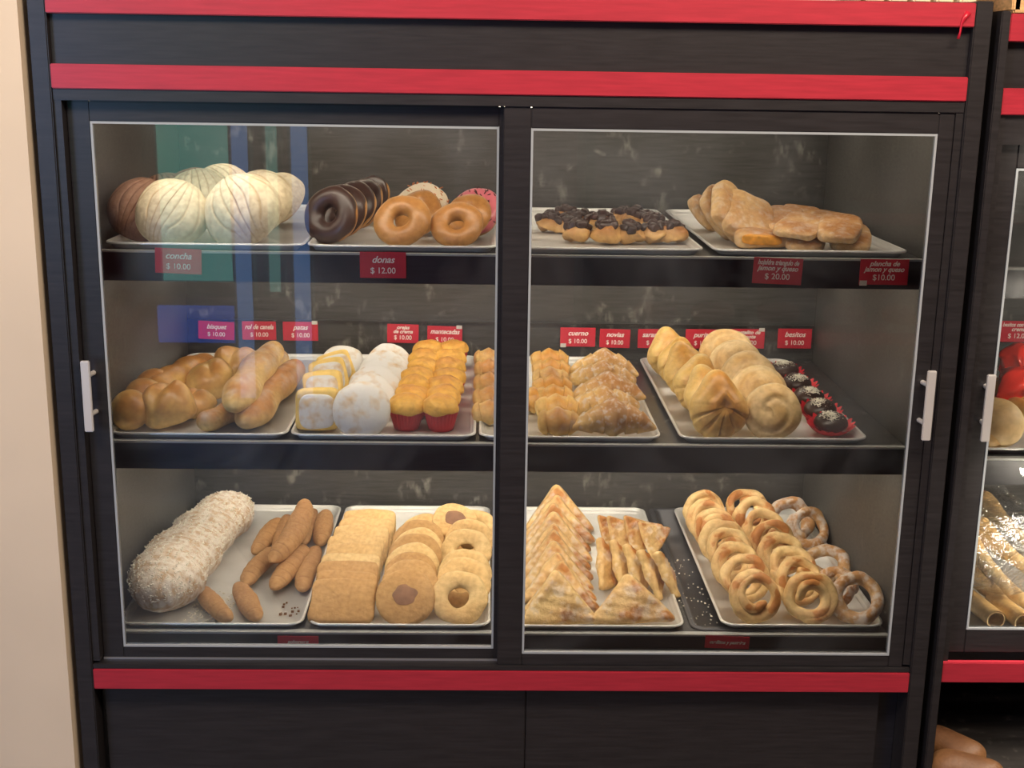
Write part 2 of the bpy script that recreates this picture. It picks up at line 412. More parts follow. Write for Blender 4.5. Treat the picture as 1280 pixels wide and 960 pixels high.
for s in (-1, 1):
    a, b = sorted((s*.800, s*.831))
    MB().box(a, b, -.015, .90, 0, 1.684, .002).build('side_panel', M['black'], cab)
    a, b = sorted((s*.795, s*.7995))
    MB().box(a+0, b, .035, .865, .437, 1.50).build('inner_side_panel', M['inner_side'], cab)
    a, b = sorted((s*.786, s*.7995))
    MB().box(a, b, -.008, .03, .43, 1.512).build('jamb_strip', M['black'], cab)
MB().box(-.80, .80, .865, .885, 0, 1.68).build('back_panel', M['inner'], cab)
MB().box(-.80, .80, .0, .865, 1.664, 1.68).build('top_board', M['black'], cab)
MB().box(-.80, .80, .04, .865, 1.50, 1.515).build('ceiling_board', M['inner'], cab)
MB().box(-.7995, .7995, 0.0, .018, 1.500, 1.664).build('header_panel', M['black'], cab)
MB().box(-.7995, .7995, -.010, .035, 1.494, 1.5135, .001).build('top_track', M['black'], cab)
MB().box(-.7995, .7995, -.018, -.0005, 1.640, 1.6805, .0015).build('red_trim_strip', M['red'], cab)
MB().box(-.7995, .7995, -.014, -.0005, 1.514, 1.556, .0015).build('red_trim_strip', M['red'], cab)
MB().box(-.7995, .7995, -.014, -.0005, .3726, .4146, .0015).build('red_trim_strip', M['red'], cab)
MB().box(-.7995, .7995, -.012, .05, .415, .424, .001).box(-.785, -.02, .018, .022, .424, .431).build('bottom_track', M['black'], cab)
MB().box(-.785, .03, .012, .0150, .424, .4275).build('track_rail', plain('track_aluminium', (.35, .35, .38), .3, .6), cab)
MB().box(-.79, .044, .018, .034, 0, .372, .002).build('plinth_panel', M['black'], cab)
MB().box(.0455, .755, .018, .034, 0, .372, .002).build('plinth_panel', M['black'], cab)
MB().box(.757, .7995, .045, .06, 0, .372).build('plinth_filler', M['apron'], cab)
for zt, th in ((1.2170, .057), (.8443, .056), (.4422, .030)):
    sh = MB().box(-.79, .79, .110, .865, zt-.016, zt).build('shelf', M['shelf'], cab)
    MB().box(-.79, .79, .0985, .110, zt-th, zt-.003).build('apron', M['apron'], sh)
    MB().box(-.79, .79, .097, .112, zt-.003, zt+.0008).build('edge_band', M['edge'], sh)
MB().box(-.79, .79, .085, .12, .38, .410).build('shelf_support', M['apron'], cab)
MB().box(-.79, .79, .8555, .865, .935, .9385).build('label_rail', M['shelf'], cab)
for (y, z) in ((.115, 1.489), (.125, 1.188), (.125, .815), (.62, 1.495), (.62, 1.190), (.62, .817)):
    MB().tube((-.74, y, z), (.74, y, z), .008).build('lamp_tube', M['tube'], cab)
dl = door('sliding_door', cab, -.7855, -.012, .4275, 1.494, .014, .030, -.745, -.0215, .450, 1.458)
handle(-.772, .014, .897, 1.031, 1, dl)
dr = door('sliding_door', cab, -.014, .7855, .424, 1.494, -.006, .011, .0345, .757, .449, 1.457)
handle(.776, -.006, .900, 1.033, -1, dr)
# lipstick-red paint drip on the corner of the top trim
V, F_ = loft([at(1199+dx, 0, 1.6).x * 0 + 0 for dx in ()] or [(.786, -.019, 1.664), (.779, -.0195, 1.653), (.776, -.0195, 1.645), (.775, -.0195, 1.632), (.7725, -.0195, 1.620)], [.006, .004, .0022, .0018, .003], 8)
mesh_obj('paint_drip', V, F_, plain('dried_red_paint', (.45, .01, .03), .3), cab, True)

# ------------------------------------------------------------------ neighbouring cabinet on the right
cb = empty('display_cabinet', (.845, 0, 0))
tag(cb, 'black display cabinet with red trim cut off by the right edge of the photo', 'display cabinet')
X0 = .845; CW = 1.30
def rb(name, x0, x1, y0, y1, z0, z1, mat, b=0, par=None):
    o = MB().box(x0, x1, y0, y1, z0, z1, b).build(name, mat, None); o.parent = par or cb
    o.location = (-X0, 0, 0) if not par else (0, 0, 0)
    return o
rb('side_panel', X0, X0+.0165, -.02, .90, 0, 1.668, M['black'], .002)
rb('side_panel', X0+CW, X0+CW+.03, -.02, .90, 0, 1.668, M['black'], .002)
rb('back_panel', X0+.017, X0+CW, .865, .885, 0, 1.66, M['inner'])
rb('inner_side_panel', X0+.031, X0+.040, .045, .865, .455, 1.64, M['inner_side'])
rb('header_panel', X0+.017, X0+CW, 0, .018, 1.46, 1.660, M['black'])
rb('red_trim_strip', X0+.017, X0+CW, -.018, -.0005, 1.617, 1.664, M['red'], .0015)
rb('red_trim_strip', X0+.017, X0+CW, -.014, -.0005, 1.492, 1.538, M['red'], .0015)
rb('red_trim_strip', X0+.017, X0+CW, -.014, -.0005, .395, .438, M['red'], .0015)
rb('top_board', X0+.031, X0+CW, .018, .865, 1.645, 1.660, M['inner'])
for zt, th in ((1.205, .057), (.828, .054), (.4415, .05)):
    o = rb('shelf', X0+.0405, X0+CW, .095, .865, zt-.016, zt, M['shelf'])
    rb('apron', X0+.0405, X0+CW, .083, .095, zt-th, zt-.003, M['apron'], par=o)
    rb('edge_band', X0+.0405, X0+CW, .0815, .097, zt-.003, zt+.0012, M['edge'], par=o)
rb('jamb_strip', X0+.0168, X0+.030, -.006, .03, .438, 1.492, M['black'])
rb('top_track', X0+.0305, X0+CW, -.004, .013, 1.44, 1.492, M['black'])
d2 = door('sliding_door', cb, X0+.031, X0+.70, .447, 1.455, .014, .030, X0+.068, X0+.66, .496, 1.397); d2.location = (-X0, 0, 0)
handle(X0+.050, .014, .893, 1.022, 1, d2)
area('case_tube_light', (X0+.6, .17, 1.14), 1.0, .03, 3.2, WARM, (X0+.4, .5, .86))
area('case_tube_light', (X0+.6, .17, .765), 1.0, .03, 9.0, WARM, (X0+.4, .4, .46))
area('case_tube_light', (X0+.6, .16, 1.43), 1.0, .03, 4, WARM, (X0+.4, .55, 1.22))

# ------------------------------------------------------------------ baking trays
def tray(x0, x1, y0, y1, rim, label, group='aluminium baking trays in the display cabinet', mat='alu', rmat='alu_rim', h=.0145, rc=.03):
    """rolled-rim sheet pan: floor, flared wall, rim bead"""
    def ring(inset, z, r):
        pts = []
        for cx, cy, a0 in ((x1-inset-r, y1-inset-r, 0), (x0+inset+r, y1-inset-r, 90), (x0+inset+r, y0+inset+r, 180), (x1-inset-r, y0+inset+r, 270)):
            for k in range(7):
                a = R(a0+15*k); pts.append((cx+r*math.cos(a), cy+r*math.sin(a), z))
        return pts
    z0 = rim-h
    prof = [(0.0, rim-.004, rc), (0.0, rim-.001, rc), (.002, rim, rc), (.005, rim-.001, rc-.004), (.011, z0+.004, rc-.009), (.014, z0+.0013, rc-.012)]
    rings = [ring(*p) for p in prof]; n = len(rings[0])
    c = empty('baking_tray', ((x0+x1)/2, y0, z0))
    off = Vector(c.location)
    def build(name, rs, material, capend=False):
        V = [Vector(p)-off for r_ in rs for p in r_]; F_ = []
        for j in range(len(rs)-1):
            for k in range(n): F_.append((j*n+k, j*n+(k+1) % n, (j+1)*n+(k+1) % n, (j+1)*n+k))
        if capend: F_.append(tuple((len(rs)-1)*n+k for k in range(n)))
        o = mesh_obj(name, V, F_, material, c, True)
        return o
    build('rim', rings[:4], M[rmat])
    pan = rings[3:]+[ring(.014, z0+.001, rc-.012)]
    und = [ring(.015, z0, rc-.013), ring(.012, z0+.003, rc-.010), ring(.006, rim-.003, rc-.005), ring(.0005, rim-.0045, rc)]
    V = [Vector(p)-off for r_ in pan for p in r_]; F_ = []
    m = len(pan)
    for j in range(m-1):
        for k in range(n): F_.append((j*n+k, j*n+(k+1) % n, (j+1)*n+(k+1) % n, (j+1)*n+k))
    F_.append(tuple((m-1)*n+k for k in range(n)))
    b = len(V); V += [Vector(p)-off for r_ in und for p in r_]
    F_.append(tuple(b+k for k in reversed(range(n))))
    for j in range(3):
        for k in range(n): F_.append((b+j*n+k, b+j*n+(k+1) % n, b+(j+1)*n+(k+1) % n, b+(j+1)*n+k))
    o = mesh_obj('pan', V, F_, M[mat], c, True)
    tag(c, label, 'tray', group); return c
t1, t2, t3 = 1.2318, .8590, .4570
YF, YB = .108, .828
S1, S2, S3 = t1-.0132, t2-.0132, t3-.0132      # tray floors
tray(-.766, -.389, YF, YB, t1, 'aluminium tray of shell-patterned buns at the left of the top shelf')
tray(-.384, -.022, YF, YB, t1, 'aluminium tray holding the doughnuts on the top shelf')
tray(.004, .373, YF, YB, t1, 'aluminium tray of chocolate topped clusters on the top shelf')
tray(.392, .767, YF, YB, t1, 'aluminium tray of ham pastries at the right of the top shelf')
tray(-.783, -.431, YF, YB, t2, 'aluminium tray of golden rolls at the left of the middle shelf')
tray(-.426, -.060, YF, YB, t2, 'aluminium tray of sugared discs and muffins on the middle shelf')
tray(-.054, .307, YF, YB, t2, 'aluminium tray of croissants behind the door stile on the middle shelf')
tray(.344, .719, YF, YB, t2, 'aluminium tray of fan buns and coconut cakes on the middle shelf')
tray(-.786, -.410, YF, YB+.006, t3, 'aluminium tray under the floured loaf on the bottom shelf')
tray(-.399, -.027, YF, YB+.006, t3, 'aluminium tray of biscuits on the bottom shelf')
tray(-.001, .373, YF, YB+.006, t3, 'aluminium tray of triangular pastries on the bottom shelf')
tray(.448, .786, YF, YB-.0, t3+.004, 'aluminium tray of coiled pastries at the right of the bottom shelf')
tray(.387, .784, .115, .862, .4460, 'flat dark tray lying under the tray of coiled pastries', None, 'dark_tray', 'dark_tray', h=.0033, rc=.03)

# ------------------------------------------------------------------ templates of the baked goods
def concha(key, mat, seed, k=9):
    r, h = .072, .050
    body = lathe_dome(r, h, 48, 18, .35); rough_up(body[0], .003, 20, seed)
    G = []
    def f(u, v):
        a = 2*math.pi*u; q = v                              # q 0 centre .. 1 edge
        rr = q*r*.985; t = math.asin(min(1, max(0, (q)))**(1/.75)) if q < 1 else math.pi/2
        x, y = math.cos(a)*q, math.sin(a)*q
        ph = math.atan2(x, y+1.45)+.22*(y+.3)**2*(1 if x > 0 else -1)*min(1, abs(x)*3)
        g = abs(((ph*k/math.pi*2.0+50.5) % 1)-.5)*2          # 0 mid-line of a groove
        e = min(1, (1-q)*12)
        d = (-.0024*max(0, 1-g/.22)+.0014*math.sqrt(min(1, g)))*e
        G.append(max(0, 1-g/.24)*(.3+.7*e))
        z = math.cos(t)*h+.0036*e+d
        o = 1+(.003/r)*min(1, q*2)
        return (math.cos(a)*rr*o, math.sin(a)*rr*o, z)
    top = grid(f, 200, 44, cu=True); rough_up(top[0], .003, 20, seed)
    parted(key, 'sweet_bun', [('bun_body', body, M['bun'], None), ('shell_topping', top, mat, None)])
    at_ = T[key][1][1].data.attributes.new('groove', 'FLOAT', 'POINT'); at_.data.foreach_set('value', G)
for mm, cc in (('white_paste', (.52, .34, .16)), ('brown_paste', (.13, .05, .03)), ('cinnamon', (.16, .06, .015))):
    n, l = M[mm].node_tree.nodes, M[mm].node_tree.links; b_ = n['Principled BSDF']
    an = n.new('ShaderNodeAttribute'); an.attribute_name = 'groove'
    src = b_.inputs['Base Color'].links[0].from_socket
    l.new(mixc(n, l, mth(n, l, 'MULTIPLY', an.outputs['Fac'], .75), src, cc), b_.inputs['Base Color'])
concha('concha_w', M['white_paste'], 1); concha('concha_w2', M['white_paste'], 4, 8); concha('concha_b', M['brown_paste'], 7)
def torus(Rr, r, sz=1.0, nu=56, nv=24, seed=0, amp=.003, freq=25, a0=None, a1=None, wav=0, add=0):
    def f(u, v):
        a = 2*math.pi*u
        if a0 is None: b = 2*math.pi*v
        else:
            lo = a0+wav*math.sin(a*7+seed); hi = a1+wav*math.sin(a*5+2+seed); b = lo+(hi-lo)*v
        rr = r+add*(1 if a0 is None else min(1, 8*v, 8*(1-v))*.999+.001)
        return ((Rr+rr*math.cos(b))*math.cos(a), (Rr+rr*math.cos(b))*math.sin(a), rr*math.sin(b)*sz)
    VF = grid(f, nu, nv, cu=True, cv=a0 is None); rough_up(VF[0], amp, freq, seed)
    return VF
def sprinkles(n, Rr, r, ln, th, seed, sz=.85):
    rnd = random.Random(seed); mb = MB()
    for _ in range(n):
        a = rnd.uniform(0, 2*math.pi); b = rnd.uniform(.3, 2.84)
        p = Vector(((Rr+r*math.cos(b))*math.cos(a), (Rr+r*math.cos(b))*math.sin(a), r*math.sin(b)*sz))
        d = Vector((rnd.uniform(-1, 1), rnd.uniform(-1, 1), rnd.uniform(-.15, .15))).normalized()*ln/2
        mb.tube(p-d, p+d, th, 5)
    return mb.v, mb.f
for key, mat, sd, spr in (('donut_choc', 'choc', 1, None), ('donut_white', 'white_icing', 2, 'sprinkle'), ('donut_pink', 'pink', 3, 'sprinkle_dark')):
    ps = [('dough_ring', torus(.036, .0200, .85, seed=sd), M['glazed'], None),
          ('icing', torus(.036, .0200, .85, seed=sd, a0=.05, a1=math.pi+.35, wav=.12, add=.0016), M[mat], None)]
    if spr: ps.append(('sprinkles', sprinkles(110, .036, .0225, .007, .0010, sd), M[spr], 'stuff'))
    parted(key, 'doughnut', ps)
whole('donut_glazed', torus(.036, .0200, .85, seed=9, amp=.004), M['glazed'], 'doughnut')
whole('ring_cookie', torus(.037, .0165, .62, seed=4, amp=.004, freq=30), M['cookie'], 'ring_biscuit')
def cookie_sq(seed):
    def f(u, v):
        a = 2*math.pi*u; t = v*math.pi
        e = .28; c, s_ = math.cos(a), math.sin(a)
        x = math.copysign(abs(c)**e, c); y = math.copysign(abs(s_)**e, s_)
        k = math.sin(t)**.22
        return (x*.063*k, y*.050*k, math.copysign(abs(math.cos(t))**.5, math.cos(t))*.010)
    VF = grid(f, 56, 16, cu=True); rough_up(VF[0], .0035, 25, seed, .0008, 90); return VF
for i in range(2):
    whole(f'sq{i}', cookie_sq(i), M['cookie'], 'square_biscuit'); whole(f'sqb{i}', cookie_sq(i+5), M['cookie_brown'], 'square_biscuit')
def disc(r, h, seed, e=.35, amp=.003):
    def f(u, v):
        a = 2*math.pi*u; t = v*math.pi; k = math.sin(t)**e
        return (math.cos(a)*r*k, math.sin(a)*r*k, math.copysign(abs(math.cos(t))**.6, math.cos(t))*h)
    VF = grid(f, 48, 18, cu=True); rough_up(VF[0], amp, 25, seed, .0009, 90); return VF
def spot(r, z, seed):
    def f(u, v):
        a = 2*math.pi*u; rr = r*v*(1+.25*noise.noise((math.cos(a)*1.5, math.sin(a)*1.5, seed)))
        return (rr*math.cos(a)*1.15, rr*math.sin(a), z+.0025*(1-v*v))
    return grid(f, 30, 8, cu=True)
parted('rc_spot', 'round_biscuit', [('biscuit', disc(.060, .011, 1), M['cookie_brown'], None), ('chocolate_spot', spot(.021, .0122, 2), M['spot'], None)])
whole('rc0', disc(.059, .011, 3), M['cookie_brown'], 'round_biscuit'); whole('rc1', disc(.059, .011, 8), M['cookie'], 'round_biscuit')
parted('oval_spot', 'round_biscuit', [('biscuit', disc(.058, .010, 6), M['cookie'], None), ('chocolate_spot', spot(.024, .0108, 5), M['spot'], None)])
GR = {}
def finger(seed, L=.15, r=.0225, ridges=7.5, bend=0.0):
    n = 150; path = []; rad = []
    for j in range(n):
        t = j/(n-1); x = (t-.5)*L
        path.append((x, bend*(1-(2*t-1)**2), 0)); e = max(.02, 1-abs(2*t-1)**4.5)**.5
        rad.append(r*e*(1-.18*abs(2*t-1)))
    def mod(t, a):
        top = max(0, math.sin(a)+.35)/1.35; s = (t*ridges) % 1
        return 1+top*.26*(s**.5-.6)*(1 if .1 < t < .93 else .2)
    VF = loft(path, rad, 24, .88, mod); rough_up(VF[0], .003, 22, seed)
    GR['last'] = [max(0, 1-((j/(n-1)*ridges) % 1)/.30)*max(0, math.sin(2*math.pi*k/24)+.5)/1.5*(1 if .08 < j/(n-1) < .95 else 0) for j in range(n) for k in range(24)]; return VF  # groove darkens the creases: crease shade painted in, together with browning
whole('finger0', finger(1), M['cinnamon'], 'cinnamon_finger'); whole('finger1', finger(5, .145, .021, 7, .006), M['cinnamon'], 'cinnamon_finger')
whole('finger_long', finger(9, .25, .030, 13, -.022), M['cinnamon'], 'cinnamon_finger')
def loaf(seed, L, r, waves=6, amp=.05, n=90, bend=0, sz=.8, endp=5):
    path = []; rad = []
    for j in range(n):
        t = j/(n-1); x = (t-.5)*L; path.append((x, bend*math.sin(t*math.pi), 0))
        e = max(.01, 1-abs(2*t-1)**endp)**.5
        rad.append(r*e*(1+amp*math.sin(t*math.pi*2*waves+seed)))
    VF = loft(path, rad, 30, sz); rough_up(VF[0], r*.10, 9/r*.07, seed); return VF
VF = loaf(3, .80, .080, 4.5, .06, 160, .02, .78, 7)
for v in VF[0]: k_ = 1.06-.24*(v.x/.8+.5); v.y *= k_; v.z = (v.z+.055)*k_-.055

rough_up(VF[0], .0035, 70, 3, .0016, 190)
whole('big_loaf', VF, M['powder_loaf'], 'sugared_loaf')
def flakes(VF, n, seed, lo=.0, size=.003):
    rnd = random.Random(seed); mb = MB(); vs_ = [v for v in VF[0] if v.z > lo]
    for _ in range(n):
        p = Vector(rnd.choice(vs_))+Vector((rnd.uniform(-1, 1), rnd.uniform(-1, 1), 0))*.002
        d = Vector((rnd.uniform(-1, 1), rnd.uniform(-1, 1), rnd.uniform(-.3, .6))).normalized()*size*rnd.uniform(.5, 1.2)
        mb.tube(p-d, p+d, size*.35, 4)
    return mb.v, mb.f
parted('big_loaf', 'sugared_loaf', [('crust', VF, M['powder_loaf'], None), ('sugar_flakes', flakes(VF, 2200, 2, -.01, .0032), M['coconut'], 'stuff')])
whole('roll_long', loaf(1, .20, .033, 1.5, .09, 60, 0, .85, 6), M['gold_sugar'], 'long_roll')
whole('roll_long2', loaf(4, .30, .036, 2.5, .10, 70, .01, .85, 6), M['gold_sugar'], 'long_roll')
whole('roll_dark', loaf(2, .22, .038, 3, .07, 60, 0, .85, 5), M['gold'], 'ridged_roll')
def bun(seed, r, h, mat, key, name, amp=.006, crease=0):
    def k(x, y, a, t):
        z = 1-(crease*math.exp(-(x*6)**2) if t < 1.4 else 0)
        return (1, z)
    VF = lathe_dome(r, h, 44, 20, .45, k); rough_up(VF[0], amp, 16, seed, .001, 60); whole(key, VF, M[mat], name)
bun(1, .040, .042, 'gold', 'bisquet', 'round_roll'); bun(2, .054, .052, 'gold', 'bun_big', 'round_roll', .012, .22)
bun(3, .046, .044, 'gold', 'bun_mid', 'round_roll', .010, .12); bun(8, .048, .040, 'gold', 'bun_mid2', 'round_roll', .010, .2)
bun(5, .054, .021, 'powder', 'sugar_disc', 'sugared_disc', .005); bun(6, .052, .020, 'powder', 'sugar_disc2', 'sugared_disc', .006)
def box_round(sx, sy, sz_, seed, amp=.003, e=.3, freq=22):
    def f(u, v):
        a = 2*math.pi*u; t = v*math.pi; c, s_ = math.cos(a), math.sin(a)
        x = math.copysign(abs(c)**e, c); y = math.copysign(abs(s_)**e, s_); k = math.sin(t)**e
        return (x*sx*k, y*sy*k, math.copysign(abs(math.cos(t))**e, math.cos(t))*sz_)
    VF = grid(f, 48, 20, cu=True); rough_up(VF[0], amp, freq, seed); return VF
def shifted(VF, d): return [v+Vector(d) for v in VF[0]], VF[1]
parted('cream_slice', 'cream_cake_slice', [
    ('sponge', box_round(.041, .040, .020, 1), M['sponge'], None), ('cream', shifted(box_round(.038, .036, .006, 2), (0, 0, -.024)), M['cream'], None),
    ('sugared_face', shifted(box_round(.034, .034, .006, 3, .003, .6), (0, -.002, .0195)), M['powder'], None)])
def muffin(key, seed):
    def k(x, y, a, t):
        rr = math.hypot(x, y)
        crack = -.0025*abs(math.sin(3*a+seed))*max(0, 1-abs(rr-.55)*3) if t < 1.4 else 0
        return (1+.03*math.sin(5*a+seed), 1, crack)
    top = lathe_dome(.039, .030, 40, 18, .25, k); rough_up(top[0], .0045, 28, seed, .0012, 80)
    top = shifted(top, (0, 0, .014))
    def c(u, v):
        a = 2*math.pi*u; p = 1+.045*math.cos(a*26)*v; rr = (.0255+.0095*v)*p
        return (rr*math.cos(a), rr*math.sin(a), -.028+.040*v)
    cup = grid(c, 156, 6, cu=True); cup[1].append(tuple(reversed(range(156))))
    parted(key, 'muffin', [('muffin_top', top, M['muffin'], None), ('paper_cup', cup, M['cup'], None)])
muffin('muffin0', 1); muffin('muffin1', 4); muffin('muffin2', 9)
def croissant(key, L, r, bend, steps, seed, mat, name, sz=.9, tap=.78, point=True):
    n = 84; path = []; rad = []
    for j in range(n):
        t = j/(n-1); s = 2*t-1; path.append((s*L/2, -bend*s*s, 0))
        e = (1-tap*abs(s)**1.3)*max(.03, 1-abs(s)**12)**.5; ph = abs(s)*steps % 1
        rad.append(r*e*(1.10-.17*ph))
    def mod(t, a): return 1+.05*math.sin(a*2+t*20)
    VF = loft(path, rad, 24, sz, mod); rough_up(VF[0], .0035, 25, seed); whole(key, VF, M[mat], name)
croissant('croissant', .165, .037, .030, 3.2, 1, 'croissant', 'croissant'); croissant('croissant2', .150, .036, .02, 3.4, 6, 'croissant', 'croissant', tap=.6)
croissant('rolled', .088, .030, .004, 2.2, 2, 'butter', 'rolled_pastry', sz=.85, tap=.22); croissant('rolled2', .084, .029, .004, 1.8, 5, 'gold_sugar', 'rolled_pastry', sz=.85, tap=.3)
def fan(key, seed, mat='butter'):
    def k(x, y, a, t):
        d = (a-math.pi/2+math.pi) % (2*math.pi)-math.pi                 # angle from the top
        rr = math.hypot(x, y); front = 1 if t < 1.5 else 0
        out = 1+.30*math.exp(-(d/.38)**2)-.05*math.exp(-((abs(d)-.9)/.4)**2)
        ph = (a+math.pi/2+math.pi) % (2*math.pi)-math.pi                 # angle from the bottom
        low = max(0, min(1, (1.75-abs(ph))/.5))*min(1, max(0, (rr-.22)/.35))
        cr = max(0, 1-abs(((ph*1.75+.5+50) % 1)-.5)/.16)
        collar = .0085*math.exp(-((rr-.30)/.10)**2)*(1 if abs(ph) > 1.2 else .4)
        return (out*(1-.05*cr*low), 1, (-.009*cr*low+collar)*front)
    VF = lathe_dome(.054, .034, 96, 34, .5, k); rough_up(VF[0], .007, 17, seed); whole(key, VF, M[mat], 'fan_bun')
fan('fan0', 1); fan('fan1', 3); fan('fan2', 8)
def swirl(key, seed):
    def k(x, y, a, t):
        rr = math.hypot(x, y)
        s = math.cos(a+rr*9.5+seed)
        g = (-.0055*max(0, s-.35)/.65 if t < 1.5 and rr > .08 else 0)
        return (1+.02*math.sin(a+1), 1, g)
    VF = lathe_dome(.056, .026, 90, 34, .5, k); rough_up(VF[0], .005, 15, seed); whole(key, VF, M['pale'], 'swirl_bun')
swirl('swirl0', 1); swirl('swirl1', 3.5)
def besito(key, seed):
    cake = lathe_dome(.034, .020, 40, 14, .6); rough_up(cake[0], .003, 25, seed)
    def c(u, v):
        a = 2*math.pi*u; rr = (.029+.017*v**.8)*(1+.06*math.cos(a*18)*v)
        return (rr*math.cos(a)*1.05, rr*math.sin(a), -.016+.017*v+.003*math.cos(a*18)*v)
    cup = grid(c, 144, 7, cu=True); cup[1].append(tuple(reversed(range(144))))
    rnd = random.Random(seed); mb = MB()
    for _ in range(150):
        a = rnd.uniform(0, 6.28); q = rnd.uniform(0, .62)**.8; p = Vector((q*.034*math.cos(a), q*.034*math.sin(a), .0205*math.sqrt(max(0, 1-q*q*.9))+.0005))
        d = Vector((rnd.uniform(-1, 1), rnd.uniform(-1, 1), rnd.uniform(-.2, .4))).normalized()*.0032
        mb.tube(p-d, p+d, .0008, 4)
    parted(key, 'coconut_cake', [('chocolate_cake', cake, M['choc'], None), ('red_paper_cup', cup, M['cup2'], None), ('grated_coconut', (mb.v, mb.f), M['coconut'], 'stuff')])
M['cup2'] = plain('bright_red_paper', (.68, .02, .035), .45)
besito('besito0', 1); besito('besito1', 2)
def tri(key, wd, ht, th, seed, mat, name='triangular_pastry', amp=.004, layers=0):
    n = 26; V = []; idx = {}; F_ = []
    for side in (1, -1):
        for i in range(n+1):
            for j in range(n+1-i):
                a, b = i/n, j/n; c = 1-a-b
                m = max(0, min(a, b, c))*3; prof = (min(1, m*4.5)+.0)**.5
                x = (b-c)*wd/2; y = a*ht-ht*.36
                puff = prof*(th*.65+th*.55*noise.noise((x*22+seed, y*22, side*4)) + .0022*abs(math.sin(y*150+x*40+seed)))
                k = 1-.10*max(0, max(a, b, c)-.9)/.1
                p = Vector((x*k, (y)*k, side*max(puff, .0006)))
                if m <= 1e-9 and side < 0: idx[(side, i, j)] = idx[(1, i, j)]; continue
                idx[(side, i, j)] = len(V); V.append(p)
        for i in range(n):
            for j in range(n-i):
                q = [idx[(side, i, j)], idx[(side, i, j+1)], idx[(side, i+1, j)]]
                F_.append(tuple(q if side < 0 else q[::-1]))
                if j < n-i-1:
                    q = [idx[(side, i, j+1)], idx[(side, i+1, j+1)], idx[(side, i+1, j)]]
                    F_.append(tuple(q if side < 0 else q[::-1]))
    rough_up(V, amp, 18, seed); whole(key, (V, F_), M[mat], name)
for i in range(3): tri(f'tri{i}', .178, .118, .013, i*2.3+1, 'flaky')
tri('tri_flat', .20, .115, .014, 9, 'flaky'); tri('tri_narrow', .10, .125, .015, 4, 'flaky', amp=.006)
def coil(key, seed, mat, turns=1.75, r0=.041, r1=.019, th=.0125, wob=.004):
    n = 110; path = []; rad = []
    for j in range(n):
        t = j/(n-1); a = t*turns*2*math.pi+seed; rr = r0+(r1-r0)*max(0, t*turns-.85)/(turns-.85) if t*turns > .85 else r0
        path.append((rr*math.cos(a), rr*math.sin(a), wob*math.sin(a*2+seed)+.010*(max(0, t*turns-.85)-.3)))
        rad.append(th*(max(.05, 1-abs(2*t-1)**24)**.5)*(1-.2*t))
    VF = loft(path, rad, 16, 1.15); rough_up(VF[0], .0045, 26, seed, .001, 80); whole(key, VF, M[mat], 'coiled_pastry')
coil('coil0', 1, 'coil'); coil('coil1', 2.6, 'coil', 1.6); coil('coil2', 4.2, 'coil', 1.9)
coil('coil_s', 3.2, 'coil_sugar', 1.15, .043, .035, .0145, .006); coil('coil_s2', 5, 'coil_sugar', 1.35, .042, .025, .0140, .006)
def cluster(key, seed):
    base = lathe_dome(.036, .026, 36, 14, .5); rough_up(base[0], .012, 34, seed, .003, 90)
    rnd = random.Random(seed); V = []; F_ = []
    for k in range(9):
        a = k*.8+rnd.uniform(-.3, .3); q = rnd.uniform(.016, .028) if k > 1 else .005*k
        b = lathe_dome(rnd.uniform(.012, .017), rnd.uniform(.009, .013), 20, 10, .9); rough_up(b[0], .006, 60, seed+k)
        o = len(V); V += [v+Vector((q*math.cos(a), q*math.sin(a), .028-18*q*q)) for v in b[0]]; F_ += [tuple(o+i for i in f) for f in b[1]]
    parted(key, 'chocolate_cluster', [('pastry_base', base, M['bun'], None), ('chocolate_topping', (V, F_), M['choc'], None)])
for i in range(3): cluster(f'cluster{i}', i*5+1)
def fold(key, sx, sy, h, seed, mat, name='folded_pastry', amp=.008):
    def f(u, v):
        a = 2*math.pi*u; t = v*math.pi; e = .45; c, s_ = math.cos(a), math.sin(a)
        x = math.copysign(abs(c)**e, c); y = math.copysign(abs(s_)**e, s_); k = math.sin(t)**.35
        z = math.copysign(abs(math.cos(t))**.6, math.cos(t))*h
        if z > 0: z += .35*h*max(0, math.sin(y*k*2.6+.4))
        return (x*sx*k, y*sy*k, z)
    VF = grid(f, 60, 26, cu=True); rough_up(VF[0], amp, 14, seed, .001, 70); whole(key, VF, M[mat], name)
fold('fold0', .055, .060, .013, 1, 'flaky_brown'); fold('fold1', .062, .055, .016, 5, 'flaky_brown')
fold('plank0', .048, .080, .013, 2, 'flaky_brown', 'flat_pastry', .006); fold('plank1', .050, .076, .012, 6, 'flaky_brown', 'flat_pastry', .006)
V, F_ = box_round(.058, .032, .018, 7, .008, .5); fl = shifted(box_round(.040, .006, .010, 8, .004, .6), (-.012, -.030, .003))
parted('filled', 'filled_pastry', [('crust', (V, F_), M['flaky_brown'], None), ('filling', fl, M['filling'], None)])

